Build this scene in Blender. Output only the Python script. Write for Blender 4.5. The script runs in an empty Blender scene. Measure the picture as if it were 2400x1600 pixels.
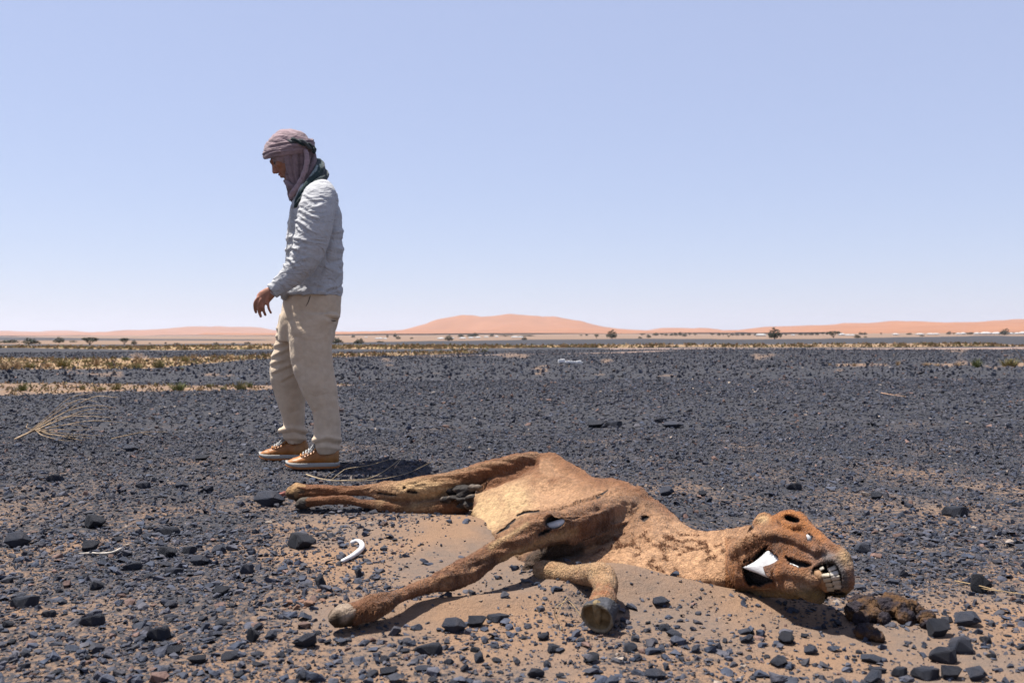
import bpy, bmesh, math, random
import numpy as np
from mathutils import Vector, Matrix

R = math.radians
sc = bpy.context.scene
C = sc.collection

# ------------------------------------------------------------------ camera
CAM_H, F, ROLL, HOR = 0.669, 2133.0, 0.004, -11.0      # eye height (m), focal length in px of a 2400 px wide frame
cd = bpy.data.cameras.new('camera'); cam = bpy.data.objects.new('camera', cd); C.objects.link(cam)
cd.sensor_width = 36.0; cd.lens = 36.0 * F / 2400.0; cd.shift_y = HOR / 2400.0
cd.clip_start = 0.05; cd.clip_end = 30000.0
cam.matrix_world = Matrix.Translation((0, 0, CAM_H)) @ Matrix.Rotation(math.pi / 2, 4, 'X') @ Matrix.Rotation(-ROLL, 4, 'Z')
cd.dof.use_dof = True; cd.dof.focus_distance = 3.3; cd.dof.aperture_fstop = 6.3
sc.camera = cam

# ------------------------------------------------------------------ sky and sun
SUN_EL, SUN_AZ = R(69), math.atan2(-0.93, 0.35)        # from the left, a little behind the man
w = bpy.data.worlds.new('World'); sc.world = w; w.use_nodes = True
nt = w.node_tree; nt.nodes.clear()
sky = nt.nodes.new('ShaderNodeTexSky'); sky.sky_type = 'NISHITA'; sky.sun_disc = False
sky.sun_elevation = SUN_EL; sky.sun_rotation = SUN_AZ
sky.altitude = 0; sky.air_density = 1.0; sky.dust_density = 0.2; sky.ozone_density = 1.0
tint = nt.nodes.new('ShaderNodeMix'); tint.data_type = 'RGBA'; tint.blend_type = 'MULTIPLY'
tint.inputs[0].default_value = 1.0; tint.inputs[7].default_value = (0.241, 0.227, 0.234, 1)
veil = nt.nodes.new('ShaderNodeMix'); veil.data_type = 'RGBA'; veil.blend_type = 'ADD'      # an even pale veil of dust over the whole sky
veil.inputs[0].default_value = 1.0; veil.inputs[7].default_value = (1.514, 1.721, 2.515, 1)
bg = nt.nodes.new('ShaderNodeBackground'); bg.inputs[1].default_value = 0.1
wo = nt.nodes.new('ShaderNodeOutputWorld')
nt.links.new(sky.outputs[0], tint.inputs[6]); nt.links.new(tint.outputs[2], veil.inputs[6]); nt.links.new(veil.outputs[2], bg.inputs[0]); nt.links.new(bg.outputs[0], wo.inputs[0])

sl = bpy.data.lights.new('sun', 'SUN'); sl.energy = 5.0; sl.angle = R(0.53); sl.color = (1.0, 0.955, 0.89)
sun = bpy.data.objects.new('sun', sl); C.objects.link(sun)
SUN_DIR = Vector((math.sin(SUN_AZ) * math.cos(SUN_EL), math.cos(SUN_AZ) * math.cos(SUN_EL), math.sin(SUN_EL)))
sun.rotation_euler = (-SUN_DIR).to_track_quat('-Z', 'Y').to_euler()
sun.location = (0, 0, 30)

vs = sc.view_settings
vs.view_transform = 'Standard'; vs.look = 'None'; vs.gamma = 1.0; vs.exposure = 1.15; vs.use_curve_mapping = False
sc.render.engine = 'CYCLES'
sc.cycles.max_bounces = 6; sc.cycles.diffuse_bounces = 3; sc.cycles.volume_bounces = 0
sc.cycles.use_denoising = True
try: sc.cycles.denoiser = 'OPENIMAGEDENOISE'
except Exception: pass

# ------------------------------------------------------------------ helpers
rng = np.random.default_rng(7)
random.seed(7)

def unroll(px, py):
    dx = np.asarray(px, float) - 1200; dy = np.asarray(py, float) - 800
    return dx - dy * ROLL, dy + dx * ROLL - HOR
def Q(px, py, Z):
    """a place in the photograph and a distance -> world point"""
    dx, dy = unroll(px, py)
    return np.stack([dx / F * Z, np.asarray(Z, float) + 0 * dx, CAM_H - dy * Z / F], -1)
def P(px, py, h=0.0):
    """a place in the photograph and a height above the ground -> world point"""
    dx, dy = unroll(px, py)
    Z = F * (CAM_H - h) / dy
    return np.stack([dx / F * Z, Z, 0 * dx + h], -1)
def proj(p):
    p = np.asarray(p, float); Z = np.maximum(p[..., 1], 0.05)
    dx = p[..., 0] / Z * F; dy = (CAM_H - p[..., 2]) / Z * F + HOR
    return 1200 + dx + dy * ROLL, 800 + dy - dx * ROLL

_perm = np.random.default_rng(3).permutation(256); _perm = np.concatenate([_perm, _perm, _perm])
_grad = np.random.default_rng(5).normal(size=(256, 3)); _grad /= np.linalg.norm(_grad, axis=1)[:, None]
def noise(p, seed=0):
    p = np.asarray(p, float) + seed * 17.31
    i = np.floor(p).astype(int); f = p - i; i &= 255
    u = f * f * f * (f * (f * 6 - 15) + 10)
    out = 0
    for a in (0, 1):
        for b in (0, 1):
            for c in (0, 1):
                h = _perm[_perm[_perm[(i[..., 0] + a) & 255] + ((i[..., 1] + b) & 255)] + ((i[..., 2] + c) & 255)]
                d = (_grad[h] * (f - np.array([a, b, c]))).sum(-1)
                out = out + d * np.where(a, u[..., 0], 1 - u[..., 0]) * np.where(b, u[..., 1], 1 - u[..., 1]) * np.where(c, u[..., 2], 1 - u[..., 2])
    return out * 1.5
def fbm(p, seed=0, o=4):
    s, a, q = 0, 1.0, np.asarray(p, float)
    for k in range(o): s = s + a * noise(q, seed + k); a *= .5; q = q * 2.03
    return s
def n2(x, y, s, seed=0, o=3):
    return fbm(np.stack([np.asarray(x, float) / s, np.asarray(y, float) / s, np.zeros_like(np.asarray(x, float)) + .37], -1), seed, o)
def sstep(a, b, x):
    t = np.clip((np.asarray(x, float) - a) / (b - a), 0, 1); return t * t * (3 - 2 * t)
def cr(pts, n):
    """Catmull-Rom through the rows of pts, n samples"""
    pts = np.asarray(pts, float); m = len(pts)
    q = np.vstack([2 * pts[0] - pts[1], pts, 2 * pts[-1] - pts[-2]])
    t = np.linspace(0, m - 1 - 1e-9, n); k = t.astype(int); u = (t - k)[:, None]
    a, b, c, d = q[k], q[k + 1], q[k + 2], q[k + 3]
    return .5 * (2 * b + (c - a) * u + (2 * a - 5 * b + 4 * c - d) * u**2 + (3 * b - a - 3 * c + d) * u**3)

def mesh(name, V, Fc, smooth=True, col=None, attrs=None):
    """numpy arrays -> mesh. Fc: (n,3)/(n,4) array or a list of such arrays."""
    m = bpy.data.meshes.new(name)
    fl = [np.asarray(a, np.int32) for a in (Fc if isinstance(Fc, list) else [Fc]) if len(a)]
    V = np.asarray(V, np.float32)
    tot = np.concatenate([np.full(len(a), a.shape[1], np.int32) for a in fl])
    idx = np.concatenate([a.ravel() for a in fl])
    m.vertices.add(len(V)); m.vertices.foreach_set('co', V.ravel())
    m.loops.add(len(idx)); m.loops.foreach_set('vertex_index', idx)
    m.polygons.add(len(tot)); m.polygons.foreach_set('loop_start', np.concatenate([[0], np.cumsum(tot)[:-1]]).astype(np.int32))
    m.polygons.foreach_set('use_smooth', np.full(len(tot), bool(smooth)))
    m.update(calc_edges=True)
    if col is not None:
        a = m.attributes.new('col', 'FLOAT_COLOR', 'POINT')
        c = np.ones((len(V), 4), np.float32); c[:, :3] = col; a.data.foreach_set('color', c.ravel())
    for k, v in (attrs or {}).items():
        a = m.attributes.new(k, 'FLOAT', 'POINT'); a.data.foreach_set('value', np.asarray(v, np.float32))
    return m
def obj(name, m, mt=None, parent=None, loc=None):
    if mt is not None:
        if not m.materials: m.materials.append(mt)
    o = bpy.data.objects.new(name, m); C.objects.link(o)
    if parent is not None: o.parent = parent
    if loc is not None: o.location = loc
    return o
def empty(name, loc=(0, 0, 0)):
    o = bpy.data.objects.new(name, None); C.objects.link(o); o.location = loc; o.empty_display_size = .1; return o
def tag(o, label=None, cat=None, group=None, kind=None):
    for k, v in (('label', label), ('category', cat), ('group', group), ('kind', kind)):
        if v: o[k] = v
    return o
def part(name, m, mt, root):
    """a child whose mesh is given in world coordinates"""
    o = obj(name, m, mt, root); l = Vector(root.location)
    if root.parent is not None: l = Vector((0, 0, 0)); r = root
    o.matrix_parent_inverse = Matrix.Identity(4)
    r = root
    tot = Vector((0, 0, 0))
    while r is not None: tot += Vector(r.location); r = r.parent
    o.location = -tot
    return o

def grid_faces(n, m, wrap=False):
    i = np.arange(n - 1)[:, None]; j = np.arange(m if wrap else m - 1)[None, :]
    j2 = (j + 1) % m
    return np.stack([i * m + j, i * m + j2, (i + 1) * m + j2, (i + 1) * m + j], -1).reshape(-1, 4)
def loft(rings):
    """rings (n,m,3) -> closed tube with fan caps"""
    rings = np.asarray(rings, float); n, m = rings.shape[:2]
    V = np.vstack([rings.reshape(-1, 3), rings[0].mean(0), rings[-1].mean(0)])
    j = np.arange(m); j2 = (j + 1) % m
    c0 = np.stack([np.full(m, n * m), j2, j], -1); c1 = np.stack([np.full(m, n * m + 1), (n - 1) * m + j, (n - 1) * m + j2], -1)
    return V, [grid_faces(n, m, True), c0, c1]
def tube(path, rad, m=12, flat=None, n=None, side=None):
    """round or oval tube along a path; rad per point, flat = second radius per point along `side`"""
    path = np.asarray(path, float); rad = np.broadcast_to(np.asarray(rad, float), (len(path),))
    rb = rad if flat is None else np.broadcast_to(np.asarray(flat, float), (len(path),))
    if n:
        q = cr(np.column_stack([path, rad, rb]), n); path, rad, rb = q[:, :3], q[:, 3], q[:, 4]
    t = np.gradient(path, axis=0); t /= np.linalg.norm(t, axis=1)[:, None] + 1e-12
    s = np.array(side if side is not None else (0.12, 0.97, 0.2), float)
    rings = []
    a = np.linspace(0, 2 * np.pi, m, endpoint=False)
    for p, d, r1, r2 in zip(path, t, rad, rb):
        b = s - d * (s @ d)
        if np.linalg.norm(b) < .15:
            b = np.array([1., 0, .3]) - d * d[0]
        b /= np.linalg.norm(b); c = np.cross(d, b)
        rings.append(p + np.cos(a)[:, None] * c * r1 + np.sin(a)[:, None] * b * r2)
    return loft(rings)
def round_tube(path, rad, m=12, n=None, **k):
    """tube with rounded ends"""
    path = np.asarray(path, float); rad = np.broadcast_to(np.asarray(rad, float), (len(path),)).copy()
    if n:
        q = cr(np.column_stack([path, rad]), n); path, rad = q[:, :3], q[:, 3]
    d0 = path[0] - path[1]; d0 /= np.linalg.norm(d0); d1 = path[-1] - path[-2]; d1 /= np.linalg.norm(d1)
    p0 = [path[0] + d0 * rad[0] * s for s in (1.0, .85, .5)]; r0 = [rad[0] * s for s in (.12, .5, .85)]
    p1 = [path[-1] + d1 * rad[-1] * s for s in (.5, .85, 1.0)]; r1 = [rad[-1] * s for s in (.85, .5, .12)]
    return tube(np.vstack([p0, path, p1]), np.concatenate([r0, rad, r1]), m, **k)
def ball(c, r, ax=None, n=10, m=14):
    """ellipsoid; ax = 3x3 rows of axes"""
    r = np.broadcast_to(np.asarray(r, float), (3,)); A = np.eye(3) if ax is None else np.asarray(ax, float)
    th = np.linspace(.12, np.pi - .12, n); a = np.linspace(0, 2 * np.pi, m, endpoint=False)
    L = np.stack([np.sin(th)[:, None] * np.cos(a), np.sin(th)[:, None] * np.sin(a), np.cos(th)[:, None] + 0 * a], -1)
    return loft(np.asarray(c, float) + (L * r) @ A)
def merge(parts):
    Vs, T, Qd, o = [], [], [], 0
    for V, Fl in parts:
        Vs.append(V)
        for a in (Fl if isinstance(Fl, list) else [Fl]):
            a = np.asarray(a)
            if len(a): (T if a.shape[1] == 3 else Qd).append(a + o)
        o += len(V)
    return np.vstack(Vs), [np.vstack(x) for x in (Qd, T) if x]
def union(parts, voxel, smooth=6, fac=.5):
    """weld overlapping closed shapes into one skin"""
    V, Fl = merge(parts)
    m = mesh('tmp', V, Fl); o = bpy.data.objects.new('tmp', m); C.objects.link(o)
    bm = bmesh.new(); bm.from_mesh(m); bmesh.ops.recalc_face_normals(bm, faces=bm.faces); bm.to_mesh(m); bm.free()
    md = o.modifiers.new('r', 'REMESH'); md.mode = 'VOXEL'; md.voxel_size = voxel; md.adaptivity = 0
    if smooth: s = o.modifiers.new('s', 'SMOOTH'); s.factor = fac; s.iterations = smooth
    dg = bpy.context.evaluated_depsgraph_get(); dg.update()
    e = o.evaluated_get(dg); me = e.to_mesh()
    V = np.empty(len(me.vertices) * 3, np.float32); me.vertices.foreach_get('co', V); V = V.reshape(-1, 3).astype(float)
    n = len(me.polygons); lt = np.empty(n, np.int32); me.polygons.foreach_get('loop_total', lt)
    idx = np.empty(len(me.loops), np.int32); me.loops.foreach_get('vertex_index', idx)
    ls = np.concatenate([[0], np.cumsum(lt)[:-1]])
    Fq = idx[ls[lt == 4][:, None] + np.arange(4)]; Ft = idx[ls[lt == 3][:, None] + np.arange(3)]
    e.to_mesh_clear(); bpy.data.objects.remove(o); bpy.data.meshes.remove(m)
    return V, [a for a in (Fq, Ft) if len(a)]
def vnormals(V, Fl):
    N = np.zeros_like(V)
    for a in Fl:
        fn = np.cross(V[a[:, 2]] - V[a[:, 0]], V[a[:, -1]] - V[a[:, 1]])
        for k in range(a.shape[1]): np.add.at(N, a[:, k], fn)
    return N / (np.linalg.norm(N, axis=1)[:, None] + 1e-12)

# ------------------------------------------------------------------ materials
def mat(name, col=None, rough=.85, var=.25, scale=30, bump=0.0, bscale=120, sheen=0.0, spec=.3, detail=4, bdist=.004, crumple=None):
    """procedural: colour (or the 'col' attribute) varied by noise, plus a noise bump"""
    m = bpy.data.materials.new(name); m.use_nodes = True; n = m.node_tree.nodes; l = m.node_tree.links
    b = n['Principled BSDF']; b.inputs['Roughness'].default_value = rough; b.inputs['Specular IOR Level'].default_value = spec
    if sheen: b.inputs['Sheen Weight'].default_value = sheen; b.inputs['Sheen Roughness'].default_value = .5
    tc = n.new('ShaderNodeTexCoord')
    nz = n.new('ShaderNodeTexNoise'); nz.inputs['Scale'].default_value = scale; nz.inputs['Detail'].default_value = detail
    l.new(tc.outputs['Object'], nz.inputs['Vector'])
    mr = n.new('ShaderNodeMapRange'); mr.inputs[1].default_value = .25; mr.inputs[2].default_value = .75
    mr.inputs[3].default_value = 1 - var; mr.inputs[4].default_value = 1 + var
    l.new(nz.outputs['Fac'], mr.inputs[0])
    mx = n.new('ShaderNodeMix'); mx.data_type = 'RGBA'; mx.blend_type = 'MULTIPLY'; mx.inputs[0].default_value = 1
    if col is None:
        at = n.new('ShaderNodeAttribute'); at.attribute_name = 'col'; l.new(at.outputs['Color'], mx.inputs[6])
    else: mx.inputs[6].default_value = (*col, 1)
    l.new(mr.outputs[0], mx.inputs[7]); l.new(mx.outputs[2], b.inputs['Base Color'])
    if bump:
        bn = n.new('ShaderNodeTexNoise'); bn.inputs['Scale'].default_value = bscale; bn.inputs['Detail'].default_value = 3
        l.new(tc.outputs['Object'], bn.inputs['Vector'])
        bp = n.new('ShaderNodeBump'); bp.inputs['Strength'].default_value = bump; bp.inputs['Distance'].default_value = bdist
        l.new(bn.outputs['Fac'], bp.inputs['Height']); l.new(bp.outputs[0], b.inputs['Normal'])
        if crumple:      # sharp little creases: folded noise
            cn = n.new('ShaderNodeTexNoise'); cn.inputs['Scale'].default_value = crumple[1]; cn.inputs['Detail'].default_value = 5; cn.inputs['Distortion'].default_value = .8
            mp = n.new('ShaderNodeMapping'); mp.inputs['Scale'].default_value = crumple[3]; l.new(tc.outputs['Object'], mp.inputs['Vector']); l.new(mp.outputs[0], cn.inputs['Vector'])
            s1 = n.new('ShaderNodeMath'); s1.operation = 'SUBTRACT'; s1.inputs[1].default_value = .5; l.new(cn.outputs['Fac'], s1.inputs[0])
            s2 = n.new('ShaderNodeMath'); s2.operation = 'ABSOLUTE'; l.new(s1.outputs[0], s2.inputs[0])
            b2 = n.new('ShaderNodeBump'); b2.inputs['Strength'].default_value = crumple[0]; b2.inputs['Distance'].default_value = crumple[2]
            l.new(s2.outputs[0], b2.inputs['Height']); l.new(bp.outputs[0], b2.inputs['Normal']); l.new(b2.outputs[0], b.inputs['Normal'])
    return m

M = {}
M['stone'] = mat('stone', None, .78, .4, 45, .7, 90, spec=.22, bdist=.006)
M['dune'] = mat('dune_sand', (.225, .103, .053), .95, .12, .01, 0, spec=.1)
M['leaf'] = mat('leaf', None, .8, .3, 3, spec=.2)
M['bark'] = mat('bark', (.09, .065, .05), .9, .3, 8)
M['straw'] = mat('straw', None, .8, .25, 25, spec=.2)
M['canvas'] = mat('tent_canvas', (.33, .325, .32), .8, .08, .6)
M['board'] = mat('white_paint', (.62, .61, .6), .7, .08, 4)
M['bone'] = mat('bone', None, .5, .12, 60, .25, 160, spec=.4)
M['hide'] = mat('hide', None, .88, .40, 110, 1.0, 210, sheen=.1, spec=.12, detail=7, bdist=.010)
M['fur'] = mat('fur', None, .8, .2, 80, spec=.15)
M['flesh'] = mat('dried_flesh', None, .75, .4, 70, .8, 120, spec=.25)
M['hoof'] = mat('hoof', None, .8, .45, 60, .8, 120, spec=.15, bdist=.008)
M['dung'] = mat('dung', None, .85, .5, 70, 1.0, 110, spec=.2, bdist=.012)
M['linen'] = mat('linen', None, .9, .10, 60, .5, 420, sheen=.15, spec=.1, bdist=.002, crumple=(.9, 9, .035, (1, 1, 2.2)))
M['twill'] = mat('twill', None, .9, .08, 40, .4, 500, sheen=.1, spec=.1, bdist=.002, crumple=(.7, 5, .035, (1, 1, 1)))
M['scarf'] = mat('scarf_cloth', None, .92, .15, 70, .5, 380, sheen=.2, spec=.08, bdist=.002, crumple=(.8, 22, .015, (.6, .6, 1.8)))
M['skin'] = mat('skin', None, .55, .12, 60, .25, 300, spec=.35, bdist=.002)
M['leather'] = mat('leather', None, .5, .18, 50, .3, 200, spec=.4, bdist=.002)
M['rubber'] = mat('rubber', None, .7, .1, 60, .2, 150, spec=.3)
# ------------------------------------------------------------------ the ground
def sandy(u, v):
    """clean wind-blown sand round the carcass, 0..1, in ground coordinates u, v"""
    def e(cx, cy, rx, ry, ang=0):
        a = R(ang); dx, dy = u - cx, v - cy
        return 1 - sstep(.35, 1.25, np.hypot((dx * math.cos(a) + dy * math.sin(a)) / rx, (-dx * math.sin(a) + dy * math.cos(a)) / ry))
    s = e(1130, 1290, 270, 115, -14)
    s = np.maximum(s, e(1540, 1385, 290, 56, 3)); s = np.maximum(s, e(1130, 1425, 300, 42, -12))
    s = np.maximum(s, e(1390, 1235, 290, 70, 25)); s = np.maximum(s, .7 * e(830, 1445, 150, 30, -5))
    s = np.maximum(s, .55 * e(1650, 1440, 330, 45, 4)); s = np.maximum(s, .4 * e(820, 1290, 190, 100, -10))
    return np.clip(s + .35 * n2(u, v * 2, 90, 15, 4) * (s > .02) * (s < .98), 0, 1)
def track(u):   # the pale vehicle track far right
    return np.interp(u, [1000, 1440, 1900, 2400, 3000], [829, 819, 818, 816.5, 815])
def fields(x, y):
    """dark stone cover, dry grass and pale track on the ground at (x, y)"""
    x = np.asarray(x, float); y = np.maximum(np.asarray(y, float), 1.2)
    u, v = proj(np.stack([x, y, 0 * x], -1))
    wob = 10 * n2(u, v * 6, 220, 11, 2)
    c = np.interp(v, [800, 900, 980, 1100, 1180, 1280, 1400, 1500, 1700], [1, .985, .955, .90, .86, .83, .80, .78, .76])
    c = c + .30 * n2(x, y, .50, 2, 4) * sstep(880, 1000, v)
    c = c - .32 * sstep(1300, 1750, u) * sstep(1340, 1450, v)
    c = c - .22 * sstep(450, 850, u) * sstep(1150, 1250, v) * sstep(1500, 1250, u)
    c = c * (1 - sandy(u, v) * .97)
    g = np.zeros_like(x)
    def strip(u0, u1, lo, hi, soft=2.0, amp=1.0):
        ww = wob * amp * .22 * np.interp(v, [800, 930], [.25, 1])
        a = np.interp(u, *lo) + ww; b = np.interp(u, *hi) + ww * 1.3
        return sstep(a - soft, a + soft, v) * (1 - sstep(b - soft, b + soft, v)) * sstep(u0 - 30, u0 + 30, u) * (1 - sstep(u1 - 40, u1 + 40, u))
    A = strip(-900, 830, ([0, 640, 830], [897, 901, 899]), ([0, 300, 640, 830], [927, 916, 911, 905]), 3)
    B = strip(-900, 1120, ([0, 350, 600, 800, 1100], [836, 838, 829, 825, 819]), ([0, 350, 600, 800, 1100], [866, 862, 842, 836, 827]), 2)
    Cg = strip(-900, 3300, ([0, 780, 1400, 1900, 2240, 2400], [811, 809.5, 808, 806, 803, 809]), ([0, 780, 1400, 1900, 2240, 2400], [817, 818, 815, 813, 811, 813.5]), .8, .35)
    D = strip(1900, 3300, ([1900, 2400], [851, 849]), ([1900, 2400], [857, 858.5]), 2) * sstep(-.25, .25, n2(u, v, 60, 8) + .12)
    T = strip(1430, 3300, ([1000, 3000], [817.2, 813]), ([1000, 3000], [820.3, 818]), .5, .1)
    T = np.maximum(T, .8 * strip(985, 1560, ([985, 1560], [833, 822]), ([985, 1560], [834.6, 823.4]), .5, .15))
    patch = sstep(.35, .7, n2(u, v * 4, 90, 21, 3)) * sstep(800, 820, v) * (1 - sstep(860, 960, v)) * .5
    c = c * (1 - np.maximum.reduce([A * .93, B * .72, Cg * .8, D * .8, T, patch]))
    g = np.maximum.reduce([.35 * A, .65 * B, Cg * (1 - .45 * sstep(900, 1700, u)), .35 * D])
    edge = np.interp(u, [-900, 0, 640, 780, 1000, 1400, 1900, 2150, 2400, 3300], [808, 807, 805, 803, 798.5, 794, 794.6, 789, 787, 784.5]) + wob * .1
    far = sstep(edge + .35, edge - .35, v)
    lo = sstep(798.6, 797.6, v) * sstep(794.4, 795.4, v) * sstep(760, 560, u)
    c = c * (1 - far * (1 - .75 * lo)); g = g * (1 - far)
    return np.clip(c, 0, 1), np.clip(g, 0, 1), np.clip(T * (1 - far), 0, 1)

_mounds = []   # sand drifted against the carcass: (place, height, radius along, across, turn)
for (px, py, h, rx, ry, a) in ((1130, 1262, .018, .26, .22, -20), (1400, 1382, .042, .15, .10, 0), (1010, 1240, .022, .30, .18, 0), (1560, 1394, .034, .24, .080, -20), (1350, 1345, .03, .2, .14, 0),
                               (1120, 1425, .030, .27, .07, 12), (1890, 1445, -.016, .13, .08, 0), (820, 1420, .018, .16, .10, 0), (690, 1395, .015, .1, .06, 0),
                               (1420, 1200, .05, .30, .30, 0)):
    q = P(px, py); _mounds.append((q[0], q[1], h, rx, ry, R(a)))
def hgt(x, y):
    x = np.asarray(x, float); y = np.asarray(y, float)
    near = np.exp(-np.maximum(y - 2, 0) / 30)
    z = near * (.014 * n2(x, y, .9, 4, 3) + .006 * n2(x, y, .23, 5, 2)) + (1 - near) * .10 * n2(x, y, 14, 6, 3) * (1 - sstep(60, 200, y))
    for mx, my, h, rx, ry, a in _mounds:
        dx, dy = x - mx, y - my
        z = z + h * np.exp(-(((dx * math.cos(a) + dy * math.sin(a)) / rx) ** 2 + ((-dx * math.sin(a) + dy * math.cos(a)) / ry) ** 2))
    z = z + np.maximum(y - 300, 0) * .0034 * sstep(300, 800, y) + 2.0 * n2(x, y, 320, 9, 3) * sstep(350, 1500, y)
    return z

vv = np.concatenate([np.arange(1760, 1180, -3.2), np.arange(1180, 880, -2.6), np.arange(880, 830, -1.2), np.arange(830, 796, -.55), [795, 794, 793, 792.2, 791.5, 791, 790.6, 790.3, 790.15]])
uu = np.concatenate([np.arange(-2600, -400, 50), np.arange(-400, 2800, 12.0), np.arange(2800, 5000, 50)])
Zr = F * CAM_H / (vv - 789)
Zr = np.concatenate([[-12, -6, -3, -1, 0, .7], Zr, [2500, 6000, 14000]])
Xs = (uu - 1200) / F
wd = np.where(Zr < 1.5, 3.5, Zr)
wd = np.maximum(wd, 1.5)
GX = wd[:, None] * Xs[None, :] * np.where(Zr > 900, 1.0 + 0 * Zr, 1)[:, None]; GY = Zr[:, None] + 0 * GX
gx, gy = GX.ravel(), GY.ravel()
gc, gg, gt = fields(gx, gy)
gc = gc * (1 - .26 * (1 - sstep(3, 9, gy)))          # near by the stones themselves are there
gz = hgt(gx, gy)
ground_m = mesh('ground', np.stack([gx, gy, gz], -1), grid_faces(*GX.shape), True, attrs={'cover': gc, 'grass': gg, 'track': gt})

def ground_material():
    m = bpy.data.materials.new('desert_ground'); m.use_nodes = True; n = m.node_tree.nodes; l = m.node_tree.links
    b = n['Principled BSDF']; b.inputs['Roughness'].default_value = .95; b.inputs['Specular IOR Level'].default_value = .12
    geo = n.new('ShaderNodeNewGeometry')
    def nz(s, d=4, rgh=.55, vec=None):
        t = n.new('ShaderNodeTexNoise'); t.inputs['Scale'].default_value = s; t.inputs['Detail'].default_value = d; t.inputs['Roughness'].default_value = rgh
        l.new(vec or geo.outputs['Position'], t.inputs['Vector']); return t.outputs['Fac']
    def rng_(x, a, b_, c=0, d=1):
        r = n.new('ShaderNodeMapRange'); r.inputs[1].default_value = a; r.inputs[2].default_value = b_; r.inputs[3].default_value = c; r.inputs[4].default_value = d
        l.new(x, r.inputs[0]); return r.outputs[0]
    def mixc(f, a, b_, blend='MIX'):
        x = n.new('ShaderNodeMix'); x.data_type = 'RGBA'; x.blend_type = blend
        for s, v in ((0, f), (6, a), (7, b_)):
            if isinstance(v, (float, int)): x.inputs[s].default_value = v
            elif isinstance(v, tuple): x.inputs[s].default_value = (*v, 1)
            else: l.new(v, x.inputs[s])
        return x.outputs[2]
    def mth(op, a, b_):
        x = n.new('ShaderNodeMath'); x.operation = op
        for s, v in ((0, a), (1, b_)):
            if isinstance(v, (float, int)): x.inputs[s].default_value = v
            else: l.new(v, x.inputs[s])
        return x.outputs[0]
    def at(k):
        a = n.new('ShaderNodeAttribute'); a.attribute_name = k; return a.outputs['Fac']
    sand = mixc(rng_(nz(2.6, 5), .40, .60), (0.190, 0.118, 0.073), (0.120, 0.093, 0.076))
    sand = mixc(rng_(nz(420, 2), .50, .72, 0, .7), sand, (0.059, 0.050, 0.048))          # dark grains lying in the sand
    sand = mixc(rng_(nz(38, 5, .7), .30, .75, 0, .35), sand, (0.254, 0.157, 0.100))
    dark = mixc(rng_(nz(26, 4, .7), .35, .7), (0.024, 0.026, 0.030), (0.051, 0.049, 0.055))
    dark = mixc(rng_(nz(3, 3), .45, .8, 0, .35), dark, (0.059, 0.051, 0.051))
    thr = mth('ADD', rng_(nz(55, 4, .75), .25, .75, -.38, .38), at('cover'))
    f = rng_(thr, .42, .66)
    colr = mixc(f, sand, dark)
    gr = mixc(rng_(nz(2.6, 5, .75), .35, .65), (0.236, 0.148, 0.065), (0.130, 0.112, 0.039))
    gr = mixc(rng_(nz(.7, 4, .7), .4, .6), gr, (0.254, 0.159, 0.094))
    gf = rng_(mth('ADD', at('grass'), rng_(nz(1.5, 5, .8), .2, .8, -.35, .35)), .35, .75)
    colr = mixc(gf, colr, gr)
    colr = mixc(at('track'), colr, (0.201, 0.144, 0.121))
    l.new(colr, b.inputs['Base Color'])
    bp = n.new('ShaderNodeBump'); bp.inputs['Strength'].default_value = .8; bp.inputs['Distance'].default_value = .012
    hh = mth('ADD', mth('MULTIPLY', nz(55, 4, .75), 1.0), mth('MULTIPLY', nz(300, 2), .35))
    l.new(hh, bp.inputs['Height']); l.new(bp.outputs[0], b.inputs['Normal'])
    return m
ground = obj('ground', ground_m, ground_material()); tag(ground, 'dark stony desert plain with drifted orange sand', kind='structure')

# ------------------------------------------------------------------ dunes
def dune(name, sky_pts, Zc, front, back, label, seed, rough=1.0):
    """one range of dunes: its crest line follows sky_pts, its faces slope to the plain in front and behind"""
    pts = np.array(sky_pts, float)
    us = np.arange(pts[0, 0], pts[-1, 0] + .1, 3.0)
    crest = np.interp(us, pts[:, 0], pts[:, 1])
    k = np.array([.1, .2, .4, .2, .1]); crest = np.convolve(np.pad(crest, 2, mode='edge'), k, 'valid')
    top = Q(us, crest, Zc); base = hgt(top[:, 0], top[:, 1])
    s = np.concatenate([np.linspace(-1, 0, 34), np.linspace(.06, 1, 12)])
    X = top[:, 0][None, :] + 0 * s[:, None]; Y = Zc + np.where(s < 0, s * front, s * back)[:, None] + 0 * X
    H = np.maximum(top[:, 2] - base, .5)[None, :]
    prof = np.where(s < 0, (1 + s) ** 1.35, (1 - s) ** 1.5)[:, None]
    ridg = 1 - np.abs(n2(X * 1.0, Y * .55, front * .33, seed, 4)) * 1.5
    Zz = H * prof * (1 + 0 * X)
    Zz = Zz + (1 - prof) * prof * H * rough * (ridg - .45) * 2.4 * (s < 0)[:, None]
    Zz = np.minimum(Zz, H * (prof ** .35))
    Zz = base[None, :] + Zz - 3.0 * (np.abs(s) > .98)[:, None] - 1
    m = mesh(name, np.stack([X, Y, Zz], -1).reshape(-1, 3), grid_faces(len(s), len(us)), True)
    return tag(obj(name, m, M['dune']), label, kind='structure')
dune('dune_range', [(-700, 786), (-300, 784), (0, 787), (60, 786), (100, 781), (130, 774), (160, 773.6), (190, 776), (203, 779), (245, 777.7), (310, 778), (354, 781), (408, 776.6), (435, 775.5), (462, 771.7), (511, 763.5),
     (544, 765.7), (585, 765), (612, 767), (640, 773), (700, 777), (780, 777.5), (809, 775.6), (842, 779.7), (923, 778), (983, 777), (1060, 779), (1200, 780)], 4300, 1500, 900, 'low pink dunes on the horizon left of the standing man', 31)
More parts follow.
